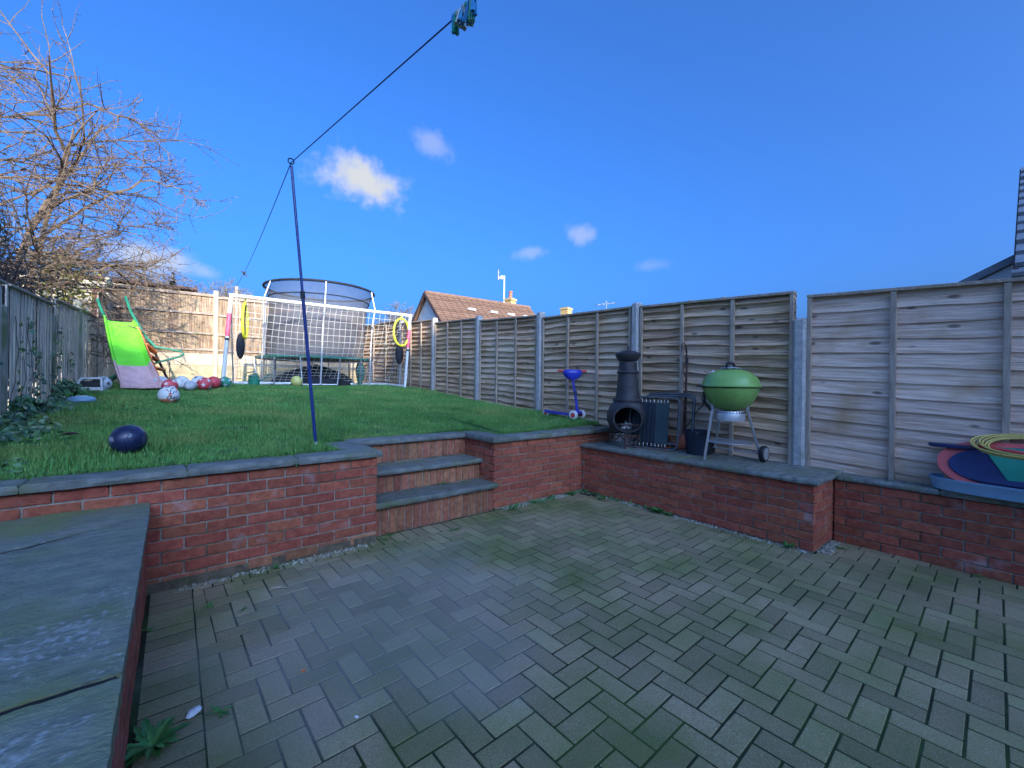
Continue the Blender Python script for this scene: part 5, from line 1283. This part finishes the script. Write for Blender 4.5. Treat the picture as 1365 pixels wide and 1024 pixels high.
def far_tree_mesh(seed, H, depth=4):
    rr = random.Random(seed); b = MB(); b.tube([(0, 0, 0), (0, 0, H * .3), (.02 * H, 0, H * .5)], [H * .022, H * .018, H * .012], 6, cap=False)
    for k in range(12):
        z = H * rr.uniform(.22, .5); a = rr.uniform(0, 6.28); grow(b, Vector((0, 0, z)), Vector((math.cos(a) * .7, math.sin(a) * .7, rr.uniform(.5, 1.2))).normalized(), H * rr.uniform(.22, .34), H * .009, depth - 1, rr, .55, -.02, (4, 5), .6, 3, 4, rmin=.034)
    return b
fm = [far_tree_mesh(s, 14, 4) for s in (31, 32)]
ft = [b.mesh('crown', M['far_twig']) for b in fm]
tk_ = MB().tube([(0, 0, -6), (0, 0, 4)], [.32, .24], 7).mesh('trunk', M['far_twig'])
LBL = ['bare distant tree rising behind the trampoline net at left', 'second bare distant tree over the back fence near the shed', 'bare distant tree left of the white gable', 'bare tree crown peeping over the brown tiled roof', 'bare distant tree behind the shed at its middle', 'bare distant tree behind the shed at its left end', 'bare distant tree seen through the trampoline net', 'bare distant tree just right of the shed', 'low bare distant tree between shed and conifer']
for i, (x, y, z, s_) in enumerate(((9.2, 84, 5.0, 1.0), (4.2, 82, 4.6, 1.0), (28.3, 66, 1.6, 1.0), (35.2, 52, .4, 1.0), (-6.5, 80, 6.0, 1.02), (-10.5, 78, 6.4, 1.06), (17.0, 76, 3.2, 1.0), (6.6, 86, 5.0, .98), (-3.2, 82, 5.6, 1.0))):
    t = thing('bare_tree', LBL[i], 'tree', (x, y, z), i * 1.3, 'bare trees on the skyline'); t.scale = (s_, s_, s_)
    link('crown', ft[i % 2], t); link('trunk', tk_, t)
cn = thing('conifer', 'small dark conifer top above the shed roof', 'conifer', (-.2, 64, 2)); b = MB(); rr = random.Random(3)
for k in range(420):
    z = 3 + 9 * rr.random(); a = rr.uniform(0, 6.28); L_ = (12.4 - z) * .26 * rr.uniform(.5, 1.1); d = Vector((math.cos(a), math.sin(a), .25)); p = Vector((0, 0, z)); s_ = Vector((-d.y, d.x, 0)) * .22
    b.add([p, p + d * L_ * .6 - s_, p + d * L_, p + d * L_ * .6 + s_], [(0, 1, 2, 3)])
b.build('foliage', M['conifer'], cn); MB().tube([(0, 0, -4), (0, 0, 12)], [.25, .04], 6).build('trunk', M['bark'], cn)

# ------------------------------------------------------------------ buildings
def tiled_plane(parent, a, b, c, d, cols, rows, material, name='roof_tile'):
    """a->b eave, d->c ridge; lapped tile courses built as one strip per course"""
    a, b, c, d = map(Vector, (a, b, c, d)); n = (b - a).cross(d - a).normalized()
    if n.z < 0: n = -n
    for r_ in range(rows):
        p0, p1 = a.lerp(d, r_ / rows), b.lerp(c, r_ / rows); q0, q1 = a.lerp(d, (r_ + 1.12) / rows), b.lerp(c, (r_ + 1.12) / rows)
        mb = MB(); th = .05
        for k in range(cols):
            t0, t1 = (k + .04) / cols, (k + .96) / cols; off = random.uniform(0, .012)
            v = [p0.lerp(p1, t0) + n * (th + off), p0.lerp(p1, t1) + n * (th + off), q0.lerp(q1, t1) + n * off, q0.lerp(q1, t0) + n * off, p0.lerp(p1, t0) + n * off, p0.lerp(p1, t1) + n * off]
            mb.add(v, [(0, 1, 2, 3), (4, 5, 1, 0), (5, 2, 1), (4, 0, 3)])
        mb.build('tile_course', material, parent)
def gable_house(label, apex, ridge_end, half, pitch, base, wall, roofmat, name='house', vents=()):
    A, B = Vector(apex), Vector(ridge_end); d = (B - A); d.z = 0; L = d.length; d.normalize(); s_ = Vector((d.y, -d.x, 0)); zr = (A.z + B.z) / 2; ze = zr - half * math.tan(pitch)
    t = thing(name, label, 'house', (A.x, A.y, base)); O = Vector((A.x, A.y, base))
    def p(u, v, z): return A + d * u + s_ * v + Vector((0, 0, z - A.z)) - O
    MB().add([p(0, -half, base), p(0, half, base), p(0, half, ze), p(0, 0, zr), p(0, -half, ze), p(L, -half, base), p(L, half, base), p(L, half, ze), p(L, 0, zr), p(L, -half, ze)],
             [(0, 1, 2, 3, 4), (9, 8, 7, 6, 5), (1, 6, 7, 2), (0, 4, 9, 5), (2, 7, 8, 3), (3, 8, 9, 4)]).build('wall', wall, t)
    oh = .3; zo = zr + .06; zl = ze - oh * math.tan(pitch) + .06
    rf = MB().add([p(-.25, half + oh, zl), p(L + .25, half + oh, zl), p(L + .25, 0, zo), p(-.25, 0, zo), p(-.25, -half - oh, zl), p(L + .25, -half - oh, zl)], [(0, 1, 2, 3), (3, 2, 5, 4)]).build('roof', roofmat, t)
    tiled_plane(rf, p(-.25, half + oh, zl + .01), p(L + .25, half + oh, zl + .01), p(L + .25, 0, zo + .01), p(-.25, 0, zo + .01), int(L / .45), 22, roofmat)
    MB().beam(p(-.3, half + oh, zl - .04), p(-.3, 0, zo - .03), .05, .2).build('barge_board', M['fascia'], t); MB().beam(p(-.3, -half - oh, zl - .04), p(-.3, 0, zo - .03), .05, .2).build('barge_board', M['fascia'], t)
    MB().tube([p(-.25, 0, zo + .06), p(L + .25, 0, zo + .06)], .11, 8).build('ridge_tile', roofmat, t)
    for (u, f_) in vents:
        q_ = p(u, (half + oh) * (1 - f_), zl + (zo - zl) * f_ + .16); MB().box(q_, (.55, .30, .14), Matrix.Rotation(math.atan2(d.y, d.x), 3, 'Z')).build('roof_vent', M['white'], t, bevel=.02)
    return t, p
t, p = gable_house('white gabled house with brown tiled roof beyond the right fence', (13.2, 25.35, 7.2), (21.6, 24.9, 7.2), 4.0, R(41), -.1, M['render_white'], M['tile'], vents=((2.6, .70), (4.4, .70), (5.9, .70), (7.3, .70)))
t2, p2_ = gable_house('farther brown roofed house behind the buff chimney', (21.9, 25.5, 6.75), (30.5, 27.0, 6.75), 3.8, R(38), -.1, M['render_white'], M['tile'])
def chimney(label, x, y, z0, z1, w, pot, grp='chimneys over the right fence'):
    t = thing('chimney', label, 'chimney', (x, y, z0), R(12), grp); h = z1 - z0
    MB().box((0, 0, h / 2), (w, w, h)).build('stack', M['yellow_brick'], t); MB().box((0, 0, h - .10), (w + .12, w + .12, .14)).build('corbel', M['yellow_brick'], t)
    MB().box((0, 0, h + .03), (w * .8, w * .8, .07)).build('flaunching', M['mortar'], t)
    if pot: MB().lathe([(.16, h + .05), (.13, h + .1), (.12, h + .5), (.15, h + .52), (.15, h + .6), (.10, h + .6)], 14).build('chimney_pot', M['terracotta'], t, True)
chimney('buff brick chimney with a red pot beside the tall aerial mast', 20.6, 25.78, 4.0, 7.95, .62, True)
chimney('short buff chimney farther right over the fence', 29.15, 27.9, 5.0, 8.55, .8, False)
ae = thing('aerial_mast', 'tall pale aerial mast with a small head beside the chimney', 'aerial', (20.2, 26.1, 6.0))
MB().tube([(0, 0, 0), (0, 0, 3.75)], .055, 6).build('mast', M['white'], ae); MB().tube([(-.45, .2, 3.55), (.05, 0, 3.75)], .05, 6).build('arm', M['white'], ae)
MB().tube([(-.45, .2, 3.4), (-.45, .2, 4.2)], .06, 6).build('head', M['lead'], ae); MB().ball((-.2, .1, 3.62), .16, 10, 6).build('junction', M['white'], ae)
ae = thing('television_aerial', 'faint grey television aerial far over the right fence', 'aerial', (30.5, 24.2, 6.0)); MB().tube([(0, 0, 0), (0, 0, 2.9)], .04, 5).build('mast', M['lead'], ae); b = MB(); b.tube([(-.7, .5, 2.5), (.7, -.5, 2.75)], .035, 5)
for k in range(5): c = Vector((-.7, .5, 2.5)).lerp(Vector((.7, -.5, 2.75)), k / 4); b.tube([c - Vector((.25, .35, 0)), c + Vector((.25, .35, 0))], .025, 4)
b.build('elements', M['lead'], ae)

gs = thing('garage', 'flat roofed cream garage with dark fascia behind the back fence', 'garage', (0, 15.0, 0))
MB().box((-2.3, 1.4, 1.85), (5.4, 2.8, 3.8)).build('wall', M['cream'], gs); MB().box((-.9, -.02, 3.62), (2.75, .05, .30)).build('fascia_board', M['cream'], gs)
MB().box((-2.25, 1.4, 3.86), (5.5, 3.0, .07)).build('roof', M['fascia'], gs); MB().box((.46, -.04, 3.78), (.05, .05, .36)).build('downpipe', M['fascia'], gs)
MB().box((-1.42, -.06, 1.8), (.42, .10, 3.55)).build('brick_pier', M['house_brick'], gs)

# neighbouring bungalow at the right edge
nb = thing('neighbour_house', 'tiled neighbouring house at the right edge beyond the fence', 'house', (7.3, 0, 0))
MB().add([(.25, -.06, 0), (6.6, -.06, 0), (6.6, -.06, 2.75), (3.42, -.06, 4.8), (.25, -.06, 2.75), (.25, -7, 0), (6.6, -7, 0), (6.6, -7, 2.75), (3.42, -7, 4.8), (.25, -7, 2.75)], [(0, 1, 2, 3, 4), (5, 9, 8, 7, 6), (0, 4, 9, 5), (1, 6, 7, 2)]).build('wall', M['cream'], nb)
rf = MB().add([(0, .12, 2.66), (3.42, .12, 4.9), (6.84, .12, 2.66), (0, -7.2, 2.66), (3.42, -7.2, 4.9), (6.84, -7.2, 2.66)], [(0, 1, 4, 3), (1, 2, 5, 4)]).build('roof', M['lead'], nb)
tiled_plane(rf, (0, -7.2, 2.67), (0, .12, 2.67), (3.42, .12, 4.91), (3.42, -7.2, 4.91), 22, 12, M['lead'])
MB().beam((0, .10, 2.58), (3.42, .10, 4.82), .04, .16).build('barge_board', M['fascia'], nb)
MB().tube([(.0, .13, 2.6), (0, -7.2, 2.6)], .055, 8).build('gutter', M['lead'], nb)
MB().add([(1.2, -.05, 3.16), (3.2, -.05, 3.16), (3.2, .95, 2.62), (1.2, .95, 2.62), (1.2, -.05, 3.06), (3.2, -.05, 3.06), (3.2, .95, 2.52), (1.2, .95, 2.52)], [(0, 1, 2, 3), (7, 6, 5, 4), (0, 3, 7, 4), (3, 2, 6, 7), (2, 1, 5, 6)]).build('porch_roof', M['lead'], nb)
MB().add([(1.25, -.05, 0), (1.25, .9, 0), (1.25, .9, 2.52), (1.25, -.05, 3.05), (1.32, -.05, 0), (1.32, .9, 0), (1.32, .9, 2.52), (1.32, -.05, 3.05)], [(0, 1, 2, 3), (7, 6, 5, 4), (1, 5, 6, 2)]).build('porch_wall', M['white'], nb)

# unseen houses behind the viewer cast the shade; white, set-back walls add fill light
def unseen_back_house(label, x0, x1, yw, zr, ze, yr):
    t = thing('unseen_house', label, 'house', ((x0 + x1) / 2, yw, 0)); hx = (x1 - x0) / 2; dp = 2 * (yw - yr)
    MB().add([(-hx, 0, 0), (hx, 0, 0), (hx, -dp, 0), (-hx, -dp, 0), (-hx, 0, ze), (hx, 0, ze), (hx, -dp, ze), (-hx, -dp, ze), (-hx, -dp / 2, zr - .05), (hx, -dp / 2, zr - .05)], [(0, 4, 5, 1), (1, 5, 9, 6, 2), (2, 6, 7, 3), (3, 7, 8, 4, 0)]).build('wall', M['render_white'], t)
    MB().add([(-hx, .3, ze - .1), (hx, .3, ze - .1), (hx, -dp / 2, zr), (-hx, -dp / 2, zr), (-hx, -dp - .3, ze - .1), (hx, -dp - .3, ze - .1)], [(0, 1, 2, 3), (3, 2, 5, 4)]).build('roof', M['tile'], t)
    n = max(2, int(hx * 2 / 2.6))
    for k in range(n):
        for z in (1.1, 3.6, 6.2):
            x = -hx + (k + .5) * 2 * hx / n; w = MB().box((x, .02, z + .6), (1.4, .06, 1.2)).build('window', M['white'], t); MB().box((x, .055, z + .6), (1.24, .02, 1.04)).build('pane', M['glass'], w)
    return t
unseen_back_house('unseen house behind the viewer shading the patio, walls white to bounce light', -5.0, 16.0, -16.0, 11.7, 8.6, -21.0)
unseen_back_house('lower unseen house behind the viewer, white, roof stepped to fit the shadow line', -22.0, -5.05, -16.0, 11.5, 8.5, -21.0)
